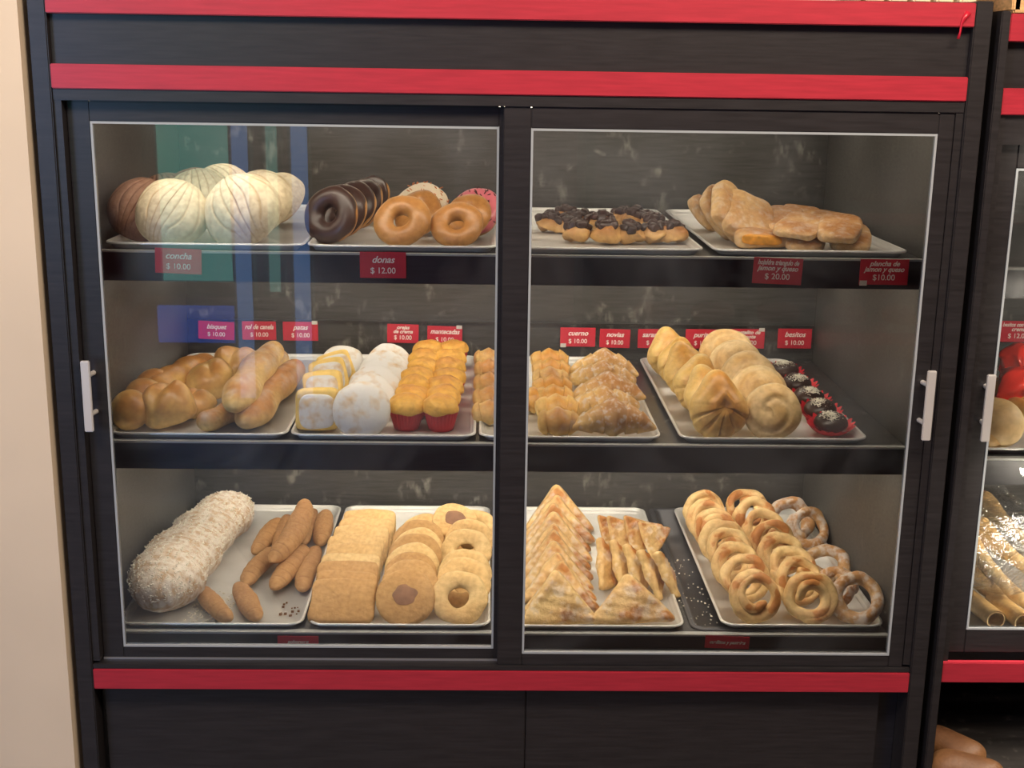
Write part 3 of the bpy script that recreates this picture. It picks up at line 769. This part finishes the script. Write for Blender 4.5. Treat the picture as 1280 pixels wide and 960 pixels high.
# ------------------------------------------------------------------ top shelf
g = 'shell-patterned buns on the top shelf'
for key, px, py, yaw, tl, sp_, sc_, dz, lab in (
        ('concha_w', 216, 269, 10, 52, 150, .97, 0, 'white shell-patterned bun, front left of the two nearest the glass'),
        ('concha_w2', 301, 268, -14, 55, 215, 1.04, 0, 'large white shell-patterned bun nearest the glass on the right'),
        ('concha_w', 252, 252, 10, 45, 190, .98, .012, 'white shell bun tucked directly behind the front left white one'),
        ('concha_w2', 326, 257, -25, 52, 230, 1.0, .006, 'white shell bun leaning behind the large front right one'),
        ('concha_w', 279, 240, 5, 38, 40, .95, .012, 'pale shell bun at the back between brown and white buns'),
        ('concha_w2', 349, 252, -34, 48, 250, .90, .0, 'rightmost pale shell bun next to the doughnut tray'),
        ('concha_b', 164, 264, 10, 52, 150, .93, 0, 'cocoa brown shell bun at the front left corner of its tray'),
        ('concha_b', 188, 251, 6, 44, 200, .88, .008, 'cocoa brown shell bun second in line from the glass'),
        ('concha_b', 222, 241, 4, 36, 120, .88, .008, 'cocoa brown shell bun farthest back beside the pale ones')):
    put(key, px, py, S1, yaw, tl, sp_, lab, 'bun', g, s=sc_, dz=dz)
g = 'doughnuts on the top shelf'
for i, (px, py) in enumerate(((414, 269), (427, 264), (440, 259), (451, 255), (461, 250))):
    put('donut_choc', px, py, S1, -22+i*-5, 68-i*2, i*60, f'chocolate iced doughnut, {ordn(i, 5)} in the leaning row', 'doughnut', g, s=1.02, dz=0)
put('donut_glazed', 502, 276, S1, -12, 52, 0, 'plain glazed doughnut leaning in the middle of the tray', 'doughnut', g, s=1.02)
put('donut_glazed', 523, 267, S1, -28, 56, 90, 'glazed doughnut half hidden before the white sprinkled one', 'doughnut', g, s=.95)
put('donut_white', 527, 259, S1, -12, 50, 0, 'white iced doughnut with orange sprinkles behind the glazed ones', 'doughnut', g, s=1.04, dz=.004)
put('donut_glazed', 571, 281, S1, -8, 46, 40, 'glazed doughnut with wide hole at the front right corner', 'doughnut', g, s=.95)
put('donut_glazed', 584, 270, S1, -22, 55, 10, 'glazed doughnut squeezed in front of the pink iced one', 'doughnut', g, s=.90, dz=.004)
put('donut_pink', 594, 266, S1, -24, 55, 0, 'pink iced doughnut with dark flakes', 'doughnut', g, s=1.0, dz=.002)
g = 'chocolate topped clusters on the top shelf'
cl = [(686, 283, 'leftmost of all'), (704, 286, 'second from the left, showing pastry under the chocolate'), (722, 295, 'nearest the glass on the left'), (708, 277, 'behind the left pair'),
      (728, 281, 'in the middle of the pile at left'), (752, 283, 'in the very middle of the tray'), (760, 296, 'nearest the glass in the middle'), (780, 277, 'rearmost in the middle'),
      (795, 279, 'rearmost on the right'), (786, 297, 'nearest the glass right of the middle'), (815, 284, 'second from the right'), (816, 297, 'nearest the glass on the right'), (840, 296, 'rightmost, at the tray corner')]
for i, (px, py, wh) in enumerate(cl):
    put(f'cluster{i%3}', px, py-2, S1, i*50, random.uniform(-8, 12), 0, f'chocolate topped pastry cluster, {wh}', 'pastry', g, s=random.uniform(.80, .92))
g = 'ham and cheese pastries on the top shelf'
for i, (px, py, yaw, tl, sd, sz_, lab) in enumerate((
        (880, 267, 62, 50, 0, .72, 'small browned folded pastry at the far left of its tray'), (900, 266, 55, 58, 0, .9, 'upright folded pastry with a cheese edge, second from the left'),
        (915, 264, 48, 58, 0, 1.0, 'upright folded pastry, third from the left of the leaning group'), (934, 271, 22, 42, 0, 1.0, 'large browned folded pastry in front of the leaning group'))):
    put(('fold0', 'fold0', 'fold1', 'fold1')[i], px, py, S1, yaw, tl, i*20, lab, 'pastry', g, s=sz_)
put('filled', 957, 298, S1, -3, 4, 0, 'filled pastry with orange filling showing, nearest the glass', 'pastry', g)
for i, (px, py, yw, lab, dz) in enumerate((
        (978, 276, 70, 'pale flat pastry beside the large folded one', .030), (1003, 283, 60, 'flat pastry lying in the middle of the flat ones', .030), (1005, 297, 80, 'flat pastry nearest the glass at the left of the flat ones', 0),
        (1000, 271, 75, 'flat pastry farthest back on the tray', .004), (1036, 287, 70, 'flat pastry on top of the right hand layer', .028), (1022, 279, 65, 'flat pastry half covered at the back right', .006),
        (1048, 298, 78, 'flat pastry at the front right corner of the tray', 0))):
    put(f'plank{i%2}', px+(i > 3)*14, py-1, S1, 0, 13, yw-90, lab, 'pastry', g, s=.86, dz=dz*.8)

# ------------------------------------------------------------------ middle shelf
g = 'golden rolls on the middle shelf'
for key, px, py, yaw, tl, sp_, sc_, dz, lab in (
        ('bisquet', 163, 513, 10, 60, 0, 1.0, 0, 'small round golden roll at the front left, cut by the door frame'),
        ('bisquet', 175, 498, 14, 55, 40, 1.0, 0, 'small round golden roll, second from the glass on the left'),
        ('bisquet', 190, 486, 12, 50, 80, 1.0, 0, 'small round golden roll, third from the glass on the left'),
        ('bun_big', 210, 512, -5, 20, 0, 1.07, 0, 'big creased golden bun nearest the glass'),
        ('bun_mid', 247, 507, -15, 25, 0, .88, 0, 'folded golden bun right behind the big creased one'),
        ('bun_mid', 263, 480, 0, 25, 200, 1.12, .012, 'plump brown bun in the middle of the tray'),
        ('bun_mid2', 297, 459, -10, 20, 0, 1.15, .014, 'large bun farthest back beside the long rolls'),
        ('bun_mid2', 290, 476, 20, 10, 90, .8, 0, 'smaller bun wedged under the large rear bun')):
    put(key, px, py, S2, yaw, tl, sp_, lab, 'roll', g, s=sc_, dz=dz)
lay('roll_dark', (190, 488), (262, 452), S2+.045, S2+.05, .22, 1.0, 'dark ridged roll lying at the back left of the tray', 'roll', g)
lay('roll_long2', (282, 524), (338, 444), S2+.062, S2+.085, .30, 1.0, 'long pale gold roll reaching to the back, topmost', 'roll', g)
lay('roll_long2', (306, 531), (372, 458), S2+.030, S2+.033, .30, 1.02, 'long roll along the right edge of the tray', 'roll', g)
lay('roll_long', (252, 530), (312, 505), S2+.024, S2+.024, .20, .8, 'flat long roll half under the others near the glass', 'roll', g)
lay('roll_long', (318, 470), (352, 445), S2+.028, S2+.028, .20, .9, 'short end of a roll under the topmost one at the back', 'roll', g)

g = 'cream cake slices on the middle shelf'
for i, (px, py, yw, tl, sc_) in enumerate(((397, 511, 4, 80, 1.05), (404, 487, 0, 74, 1.0), (411, 472, 6, 66, 1.0), (420, 462, 6, 58, .95))):
    put('cream_slice', px, py, S2, yw, tl, i*5, f'sugared yellow cream cake slice, {ordn(i, 4)} in its row', 'cake slice', g, s=sc_)
g = 'sugar dusted discs on the middle shelf'
for i, (px, py, yw, tl, sc_) in enumerate(((452, 512, 2, 62, 1.10), (462, 497, 4, 58, 1.05), (468, 486, 4, 54, 1.05), (474, 476, 2, 50, 1.08), (480, 466, 4, 44, 1.08), (487, 456, 2, 40, 1.1))):
    put(('sugar_disc', 'sugar_disc2')[i % 2], px, py, S2, yw, tl, i*50, f'white sugar dusted disc, {ordn(i, 6)} in the leaning row', 'pastry', g, s=sc_)
put('sugar_disc2', 428, 452, S2, 10, 38, 0, 'sugared disc behind the cream cake slices at the tray back', 'pastry', g, s=1.0)
g = 'muffins in red paper cups'
for c_, (a, b, lr) in enumerate((((509, 518), (536, 447), 'left'), ((553, 519), (566, 447), 'right'))):
    for i in range(7):
        t = i/6
        put(f'muffin{(i+c_)%3}', a[0]+(b[0]-a[0])*t+random.uniform(-2, 2), a[1]+(b[1]-a[1])*t, S2, i*40, 4, 0, f'yellow muffin, {ordn(i, 7)} in the {lr} column', 'muffin', g, s=1.0)

g = 'pastries hidden partly by the door stile'
for i, (px, py) in enumerate(((612, 515), (612, 497), (612, 479), (612, 462), (611, 448))):
    put('rolled2', px, py, S2, 5, 30, 0, f'golden sugared roll beside the left door edge, {ordn(i, 5)}', 'pastry', g, s=.9)
g = 'rolled pastries behind the glass next to the door stile'
row(['rolled2', 'rolled', 'rolled', 'rolled', 'rolled2', 'rolled', 'rolled'], 7, None, None, S2, 42, 'rolled butter pastry', 'of the column by the door stile', 'pastry', g,
    pts=[(698, 527), (697, 511), (692, 498), (691, 486), (689, 474), (688, 464), (687, 452)], s0=1.0, dz0=0, dz1=.008, spin=0)
put('rolled', 668, 500, S2, 8, 45, 0, 'rolled butter pastry hidden half behind the door stile', 'pastry', g, s=.9)
g = 'sugared croissants on the middle shelf'
row(['croissant', 'croissant2'], 5, None, None, S2, 38, 'sugared croissant', 'of the croissants', 'croissant', g,
    pts=[(768, 526), (754, 503), (760, 486), (754, 470), (756, 456)], s0=1.0, s1=.95, spin=0, jit=11, dz1=.012)
g = 'fan shaped butter buns on the middle shelf'
row(['fan0', 'fan1', 'fan2'], 6, None, None, S2, 64, 'yellow fan shaped bun', 'of the left column', 'bun', g,
    pts=[(898, 512), (886, 495), (871, 480), (860, 466), (850, 455), (836, 443)], s0=1.08, s1=1.0, yaw=6, spin=[0, 12, -14, 16, -5, 8], jit=9)
g = 'pale swirl buns on the middle shelf'
row(['swirl0', 'swirl1'], 5, None, None, S2, 62, 'pale swirl bun', 'of the middle column', 'bun', g,
    pts=[(964, 515), (947, 493), (934, 474), (920, 457), (908, 443)], s0=1.05, s1=1.15, yaw=-12, dz1=.012, spin=[0, 60, 20, 90, 140], jit=8)
g = 'coconut topped chocolate cakes in red cups'
for i, (px, py) in enumerate(((1038, 529), (1025, 512), (1011, 497), (996, 480), (980, 463))):
    put(f'besito{i%2}', px, py, S2, 0, 10, i*70, f'chocolate coconut cake in red paper, {ordn(i, 5)} in its row', 'cake', g, s=1.0)

# ------------------------------------------------------------------ bottom shelf
lay('big_loaf', (190, 752), (298, 624), S3+.062, S3+.060, .80, .98, 'huge sugar crusted loaf lying lengthwise at the far left', 'bread', None)
g = 'ridged cinnamon fingers on the bottom shelf'
h0 = S3+.019
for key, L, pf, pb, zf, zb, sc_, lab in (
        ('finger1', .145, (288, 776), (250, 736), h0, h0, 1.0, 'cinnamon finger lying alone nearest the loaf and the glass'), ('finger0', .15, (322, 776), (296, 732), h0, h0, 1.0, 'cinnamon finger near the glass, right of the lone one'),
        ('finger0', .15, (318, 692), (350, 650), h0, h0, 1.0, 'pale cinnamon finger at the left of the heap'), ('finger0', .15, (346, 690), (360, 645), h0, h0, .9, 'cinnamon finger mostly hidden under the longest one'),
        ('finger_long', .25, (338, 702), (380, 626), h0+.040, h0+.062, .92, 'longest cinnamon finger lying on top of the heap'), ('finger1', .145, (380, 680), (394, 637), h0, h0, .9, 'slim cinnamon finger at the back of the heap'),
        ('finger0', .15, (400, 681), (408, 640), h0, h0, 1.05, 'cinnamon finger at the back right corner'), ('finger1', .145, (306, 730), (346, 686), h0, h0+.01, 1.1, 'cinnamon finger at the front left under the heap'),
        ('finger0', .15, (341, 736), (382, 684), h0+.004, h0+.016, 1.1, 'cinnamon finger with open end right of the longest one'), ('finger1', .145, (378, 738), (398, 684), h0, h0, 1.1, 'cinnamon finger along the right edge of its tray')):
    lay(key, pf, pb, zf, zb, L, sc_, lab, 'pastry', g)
g = 'square biscuits in a leaning row'
row(['sqb0', 'sqb1', 'sqb0', 'sq0', 'sq1', 'sq0', 'sq1', 'sq0', 'sq1'], 9, None, None, S3, 36, '', 'of the row', 'biscuit', g,
    pts=[(429, 752), (431, 741), (433, 729), (437, 717), (441, 705), (445, 693), (450, 682), (456, 671), (462, 661)], s0=1.05, s1=1.02, spin=0, jit=2,
    descs=['brown square biscuit']*3+['pale square biscuit']*6)
g = 'round biscuits in a leaning row'
row(['rc_spot', 'rc0', 'rc0', 'rc1', 'rc0', 'rc1', 'rc0', 'rc1'], 8, None, None, S3, 42, '', 'of the row', 'biscuit', g,
    pts=[(507, 747), (512, 732), (514, 720), (516, 709), (518, 698), (521, 688), (524, 679), (529, 671)], s0=1.02, s1=1.0, spin=0, jit=3,
    descs=['round biscuit with a chocolate spot']+['plain round biscuit']*7)
g = 'ring biscuits in a leaning row'
row(['ring_cookie'], 6, None, None, S3, 44, 'pale ring biscuit', 'of the row', 'biscuit', g,
    pts=[(575, 747), (579, 729), (580, 717), (583, 690), (587, 677), (592, 664)], s0=1.10, s1=1.08, jit=4)
put('oval_spot', 568, 651, S3, 8, 28, 0, 'round biscuit with a brown spot lying on the rear rings', 'biscuit', 'round biscuits in a leaning row', s=.92, dz=.045)

g = 'triangular flaky pastries on the bottom shelf'
row(['tri0', 'tri1', 'tri2'], 10, None, None, S3, 56, 'triangular flaky pastry', 'of the left column', 'pastry', g,
    pts=[(697, 755), (702, 741), (697, 729), (695, 716), (693, 703), (692, 691), (693, 679), (693, 668), (696, 656), (698, 643)], s0=1.0, s1=1.12, spin=0, jit=3, yaw=2)
put('tri_flat', 788, 755, S3, -3, 50, 4, 'broad triangular pastry alone at the front right of the tray', 'pastry', g, s=1.0)
for i, (px, py, sd, yw) in enumerate(((759, 710, -6, 55), (779, 711, 0, 62), (798, 714, 4, 68), (816, 718, 10, 75), (834, 716, 14, 85))):
    put('tri_narrow', px, py, S3, yw, 62, 8*i-10, f'upright narrow folded pastry, number {["one", "two", "three", "four", "five"][i]} from the left of the fan', 'pastry', g, s=1.0)
for i, (px, py, yw, sc_) in enumerate(((765, 664, 30, .85), (779, 668, 25, .95), (800, 667, 30, .95), (816, 671, 40, .85))):
    put('tri1', px, py, S3, yw, 52, 30, f'triangular pastry at the tray back, {["leftmost", "second from left", "third from left", "rightmost"][i]} of the rear group', 'pastry', g, s=sc_*.85, dz=.01)

g = 'coiled pastries on the bottom shelf'
SC = t3+.004-.0132
row(['coil0', 'coil1', 'coil2'], 8, None, None, SC, 62, 'golden coiled pastry', 'of the left column', 'pastry', g,
    pts=[(943, 745), (930, 723), (920, 705), (911, 689), (903, 676), (893, 662), (885, 650), (880, 639)], s0=1.04, s1=1.0, yaw=2, spin=[0, 80, 200, 150, 300, 90, 20, 100], jit=9)
row(['coil2', 'coil0', 'coil1'], 8, None, None, SC, 60, 'golden coiled pastry', 'of the middle column', 'pastry', g,
    pts=[(1013, 747), (999, 726), (988, 710), (976, 692), (965, 677), (955, 662), (944, 648), (934, 636)], s0=1.04, s1=1.02, yaw=0, spin=[0, 120, 30, 200, 90, 10, 250, 160], jit=9)
for i, (px, py, yw, tl, sp_, sc_) in enumerate(((1071, 747, -8, 50, 0, 1.02), (1046, 734, -25, 55, 60, .85), (1034, 704, 8, 28, 90, .95), (1013, 660, 5, 55, 200, 1.0), (988, 651, 0, 50, 140, 1.08))):
    put(('coil_s', 'coil_s2')[i % 2], px, py, SC, yw, tl, sp_, f'loose sugared pastry ring, {ordn(i, 5)} of the right column', 'pastry', g, s=sc_)

# ------------------------------------------------------------------ crumbs
def crumbs(name, x0, x1, y0, y1, z, n, r, mat, label):
    rnd = random.Random(n); mb = MB()
    for _ in range(n):
        x, y = rnd.uniform(x0, x1), rnd.uniform(y0, y1); q = r*rnd.uniform(.4, 1.3)
        mb.box(x-q, x+q, y-q, y+q, z, z+q*1.2)
    return tag(mb.build(name, mat), label, 'crumbs', None, 'stuff')
crumbs('crumbs', .380, .450, .13, .50, .4462, 70, .0012, M['coconut'], 'pale crumbs on the dark shelf beside the coiled pastries')
crumbs('crumbs', -.47, -.43, .16, .24, S3+.0006, 14, .0025, M['crust'], 'brown crumbs at the front right of the loaf tray')
crumbs('sugar_crumbs', -.66, -.57, .14, .30, S3+.0006, 260, .0014, M['coconut'], 'spilt sugar flakes on the tray right of the huge loaf')

# ------------------------------------------------------------------ price cards
def text_mesh(body, size, shear, off=0, space=1.0):
    cu = bpy.data.curves.new('t', 'FONT'); cu.body = body; cu.size = size; cu.shear = shear; cu.offset = off
    cu.align_x = 'CENTER'; cu.align_y = 'CENTER'; cu.space_character = space; cu.extrude = .0001; cu.space_line = .8
    o = bpy.data.objects.new('t', cu); col.objects.link(o)
    dg = bpy.context.evaluated_depsgraph_get(); me = bpy.data.meshes.new_from_object(o.evaluated_get(dg))
    bpy.data.objects.remove(o); bpy.data.curves.remove(cu)
    xs = [v.co.x for v in me.vertices]
    return me, (max(xs)-min(xs))
def card(words_, price, x0, x1, z0, z1, y, rot, desc, tape=0, fold_=False):
    """x0..x1, z0..z1 on the upright board at depth y"""
    W, H = x1-x0, z1-z0
    e = empty('price_card', ((x0+x1)/2, y, (z0+z1)/2)); e.rotation_euler = (0, R(rot), 0)
    tag(e, desc, 'price card', 'red price cards in the cabinets')
    c = MB().box(-W/2, W/2, -.0012, 0, -H/2, H/2, .0003).build('card', M['card'], e)
    nl = len(words_)
    rows = []
    if price:
        ys = [.20] if nl == 1 else [.32, .10]
        ph = -.22
    else: ys = [.0]; ph = None
    for t_, yy in zip(words_, ys):
        rows.append((t_, H*(.36 if nl == 1 else .27), yy*H, .32, .00035, W*.84, 'name_lettering'))
    if price: rows.append((price, H*.32, ph*H, 0, .0001, W*.56, 'price_lettering'))
    for t_, sz_, zz, sh, off, mw, nm in rows:
        me, wd = text_mesh(t_, sz_, sh, off)
        k = min(1.0, mw/wd); me.transform(Matrix.Rotation(R(90), 4, 'X') @ Matrix.Diagonal((k, 1, 1, 1)))
        o = bpy.data.objects.new(nm, me); col.objects.link(o); me.materials.append(M['ink'])
        o.parent = e; o.location = (0, -.0014, zz)
    if tape:
        MB().box((W/2-.008)*tape-.007, (W/2-.008)*tape+.007, -.0018, -.0014, H/2-.006 if tape > 0 else -H/2-.002, H/2+.003 if tape > 0 else -H/2+.008).build('tape', M['tape'], e)
    return e
yb = .853
card(['bisquet'], '$ 10.00', -.765, -.675, .888, .934, yb, 2, 'red price card reading bisquet', 0)
card(['rol de canela'], '$ 10.00', -.655, -.570, .888, .935, yb, 0, 'red price card reading rol de canela', 0)
card(['patas'], '$ 10.00', -.553, -.465, .887, .935, yb, 0, 'red price card reading patas', 1)
card(['orejas', 'de crema'], '$ 10.00', -.291, -.212, .884, .932, yb, 1, 'red price card reading orejas de crema', 0)
card(['mantecadas'], '$ 10.00', -.190, -.102, .880, .928, yb, 1, 'red price card reading mantecadas', 1)
card(['cuerno'], '$ 10.00', .146, .235, .879, .928, yb, 0, 'red price card reading cuerno', -1)
card(['novias'], '$ 10.00', .246, .323, .877, .925, yb, 1, 'red price card reading novias', 0)
card(['saramuyo'], '$ 10.00', .343, .433, .877, .926, yb, 0, 'red price card reading saramuyo', 0)
card(['puritos'], '$ 10.00', .464, .556, .877, .927, yb, 0, 'red price card reading puritos', 0)
card(['pastelito de', 'camote'], '$ 10.00', .577, .665, .879, .929, yb, 0, 'red two line price card between puritos and besitos cards', 1)
card(['besitos'], '$ 10.00', .699, .785, .880, .931, yb, 0, 'red price card reading besitos', 0)
ya = .0965
card(['concha'], '$ 10.00', -.665, -.578, 1.175, 1.2225, ya-.001, 2, 'red price card reading concha on the top shelf edge', 0)
card(['donas'], '$ 12.00', -.281, -.194, 1.171, 1.2205, ya-.001, 0, 'red price card reading donas on the top shelf edge', 0)
card(['hojaldra triangulo de', 'jamon y queso'], '$ 20.00', .464, .558, 1.168, 1.218, ya-.001, 2, 'red price card reading 20.00 below the folded ham pastries', 0)
card(['plancha de', 'jamon y queso'], '$10.00', .668, .761, 1.169, 1.218, ya-.001, 0, 'red price card reading plancha de jamon y queso', -1)
card(['polvorones'], None, -.459, -.376, .410, .4355, .0965, 0, 'red card reading polvorones below the bottom shelf', 0)
card(['cuellitos y pasteles'], None, .412, .503, .413, .4400, .0965, 2, 'red card reading cuellitos y pasteles below the bottom shelf', 0)

# ------------------------------------------------------------------ goods in the right hand cabinet
tray(X0+.05, X0+.42, YF, YB, .843, 'aluminium tray of filled rolls in the right hand cabinet', None)
tray(X0+.05, X0+.42, YF, YB, .4560, 'aluminium tray under the bagged pastry cones in the right hand cabinet', None)
bun(11, .038, .028, 'pale', 'white_roll', 'split_roll', .003)
SR = .843-.0132
g = 'filled rolls in the right hand cabinet'
put('white_roll', 1243, 552, SR, 0, 40, 0, 'smaller white roll at the front of the right hand cabinet', 'roll', g, s=1.0)
put('white_roll', 1257, 537, SR, -15, 45, 0, 'larger white roll with red jam in the right hand cabinet', 'roll', g, s=1.45, dz=.006)
put('bun_mid', 1250, 513, SR, 0, 20, 0, 'brown roll behind the white rolls in the right cabinet', 'roll', g, s=.9, dz=.0)
put('bun_mid', 1276, 515, SR, 0, 20, 40, 'brown roll beside the red wrapper in the right cabinet', 'roll', g, s=.95, dz=.0)
put('fan1', 1250, 492, SR, 0, 40, 40, 'golden pastry behind the brown rolls of the right cabinet', 'pastry', g, s=.8, dz=.02)
V, F_ = lathe_dome(.045, .040, 40, 18, .7); rough_up(V, .022, 28, 5, .004, 90); whole('wrap', (V, F_), M['redwrap'], 'red_wrapper')
put('wrap', 1268, 486, SR, 0, 20, 0, 'crumpled shiny red wrapper among the rolls at the right', 'wrapper', None, s=1.0, dz=.03)
put('wrap', 1272, 455, SR, 0, 20, 60, 'crumpled shiny red wrapper at the back of the right cabinet', 'wrapper', None, s=1.0, dz=.03)
V, F_ = loft([(0, -.03, 0), (.01, -.02, .004), (.02, 0, .0), (.035, .02, .0)], [.004, .006, .006, .004], 10); whole('jam', (V, F_), M['redwrap'], 'red_jam')
card(['besitos con queso', 'crema'], '$ 12.00', 1.262, 1.362, .903, .957, .853, 0, 'red price card reading 12.00 in the right hand cabinet', 0)
def cone(key, seed):
    body = loft([(0, -.10+.2*j/23, .0) for j in range(24)], [.007+.020*(j/23)**.9 for j in range(24)], 22, 1, lambda t, a: 1+.03*math.sin(t*60+a)); rough_up(body[0], .003, 25, seed)
    tip = shifted(lathe_dome(.027, .018, 30, 14, .5), (0, 0, 0)); tip = ([Vector((v.x, .098+v.z, -v.y)) for v in tip[0]], tip[1]); rough_up(tip[0], .004, 40, seed)
    parted(key, 'pastry_cone', [('cone', body, M['pale'], None), ('pink_icing', tip, M['strawberry'], None)])
cone('cone', 3)
g = 'pastry cones with pink icing in a clear bag'
SR2 = .4560-.0132
for i, (px, py, yw, dz, lab) in enumerate(((1240, 740, 14, .0, 'pastry cone lying left in the clear bag, in front'), (1262, 738, 24, .0, 'pastry cone lying right in the clear bag, in front'),
                                           (1232, 705, 10, .045, 'pastry cone on the upper left of the bagged pile'), (1258, 690, 20, .05, 'pastry cone on the upper right of the bagged pile'),
                                           (1258, 655, 15, .03, 'pastry cone at the back of the bagged pile'))):
    put('cone', px, py, SR2, yw, 14, 0, lab, 'pastry', g, s=1.05, dz=dz)
for i, (px, py, lab) in enumerate(((1227, 760, 'open rolled wafer at the left edge of the bagged cones'), (1261, 763, 'open rolled wafer at the front of the bagged cones'))):
    if 'wafer' not in T:
        V, F_ = grid(lambda u, v: (math.cos(6.283*u)*(.021+.001*v), -.06+.12*v, math.sin(6.283*u)*(.019)), 28, 10, cu=True); V2 = [Vector((v.x*.82, v.y, v.z*.82)) for v in V]
        n_ = len(V); F2 = F_+[tuple(n_+i_ for i_ in reversed(f)) for f in F_]+[(k, (k+1) % 28, n_+(k+1) % 28, n_+k) for k in range(28)]
        whole('wafer', (V+V2, F2), M['pale'], 'rolled_wafer')
    put('wafer', px, py, SR2, 8, 0, 0, lab, 'pastry', None, s=1.0)
def bag(loc, sx, sy, sz_, seed, label, group=None, name='plastic_bag', cat='bag', knot=True):
    def f(u, v):
        a = 2*math.pi*u; t = v*math.pi; e = .6; c, s_ = math.cos(a), math.sin(a)
        x = math.copysign(abs(c)**e, c); y = math.copysign(abs(s_)**e, s_); k = max(.02, math.sin(t))**.5
        z = math.cos(t)
        if knot and z > .75: z = z+(z-.75)*2.2; k *= .45
        return (x*sx*k, y*sy*k, z*sz_)
    V, F_ = grid(f, 60, 34, cu=True); rough_up(V, .018, 14, seed, .006, 45)
    o = mesh_obj(name, V, F_, M['bag'], None, True); o.location = loc
    return tag(o, label, cat, group)
bag((1.03, .36, .575), .135, .20, .095, 3, 'crinkled clear plastic bag over the pastry cones at the right edge', knot=False)
# open compartment under the right cabinet with large loaves
rb('floor_board', X0+.031, X0+CW, .02, .865, .17, .185, M['shelf'])
VF = loaf(6, .20, .055, 1, .03, 60, 0, .8, 4); whole('brown_loaf', VF, M['crust'], 'brown_loaf')
for px, py, z, yw, sc_, lab in ((1176, 934, .225, -50, .70, 'brown crusty loaf in the dark compartment at the cabinet side'),
                                (1190, 962, .225, -28, .70, 'brown crusty loaf at the very bottom edge of the photo'),
                                (1345, 905, .222, 30, .75, 'brown crusty loaf deep in the dark compartment at far right')):
    c = put('brown_loaf', px, py, .185, yw, 0, 0, lab, 'bread', 'brown loaves at the bottom right', s=sc_)
    q = at(px, py, z); c.location.x = max(q.x, .928); c.location.y = q.y+.02
# ------------------------------------------------------------------ things on top of the cabinets
g = 'pale wafer boxes on top of the cabinet'
for i in range(6):
    o = MB().box(-.016, .016, -.05, .05, 0, .055, .004).build('cream_box', plain('cream_card', (.78, .62, .42), .6)); o.location = (.600+i*.038, .07, 1.680); o.rotation_euler[2] = R(i*4-8)
    tag(o, f'small cream box on the cabinet top, {["leftmost", "second from left", "third from left", "fourth from left", "fifth from left", "rightmost"][i]} of six', 'box', g)
bk = empty('wooden_crate', (1.10, .12, 1.6605))
for i in range(3): MB().box(-.22, .22, -.10-.01*i, -.088-.01*i, .004+i*.05, .046+i*.05, .003).build('slat', M['wood'], bk)
MB().box(-.22, .22, -.09, .20, .0, .01).build('base', M['wood'], bk)
for s in (-1, 1): MB().box(s*.215-.008, s*.215+.008, -.10, .20, .01, .15, .002).build('end_board', M['wood'], bk)
tag(bk, 'pale wooden crate standing on top of the right hand cabinet', 'crate')

# ------------------------------------------------------------------ opposite rack of bagged bread (seen mirrored in the glass)
rk = empty('bread_rack', (1.7, -3.45, 0))
for z in (.45, .98, 1.42): MB().box(-1.3, 1.3, -.3, .25, z-.03, z).build('shelf', M['black'], rk)
for z in (.45, .98, 1.42): MB().box(-1.3, 1.3, .251, .262, z-.05, z+.0).build('red_trim_strip', plain('rack_trim', (.30, .02, .03), .5), rk)
for s in (-1, 1): MB().box(s*1.3-.02, s*1.3+.02, -.3, .25, 0, 1.5).build('side_panel', M['black'], rk)
tag(rk, 'dark bread rack with red edges across the aisle, seen mirrored in the glass', 'rack')
g = 'bagged loaves on the rack across the aisle'
for i, x in enumerate((.72, .98, 1.28, 1.58, 1.85, 2.15)):
    VF = loaf(i, .20, .06, 1, .03, 40, 0, .8, 4); o = mesh_obj('bagged_loaf', VF[0], VF[1], plain('plum_bread', (.25, .06, .06), .5), None, True); o.location = (x, -3.33, .455+.055)
    tag(o, f'plum coloured loaf on the rack across the aisle, {["leftmost", "second", "third", "fourth", "fifth", "rightmost"][i]} in the row', 'bread', g)
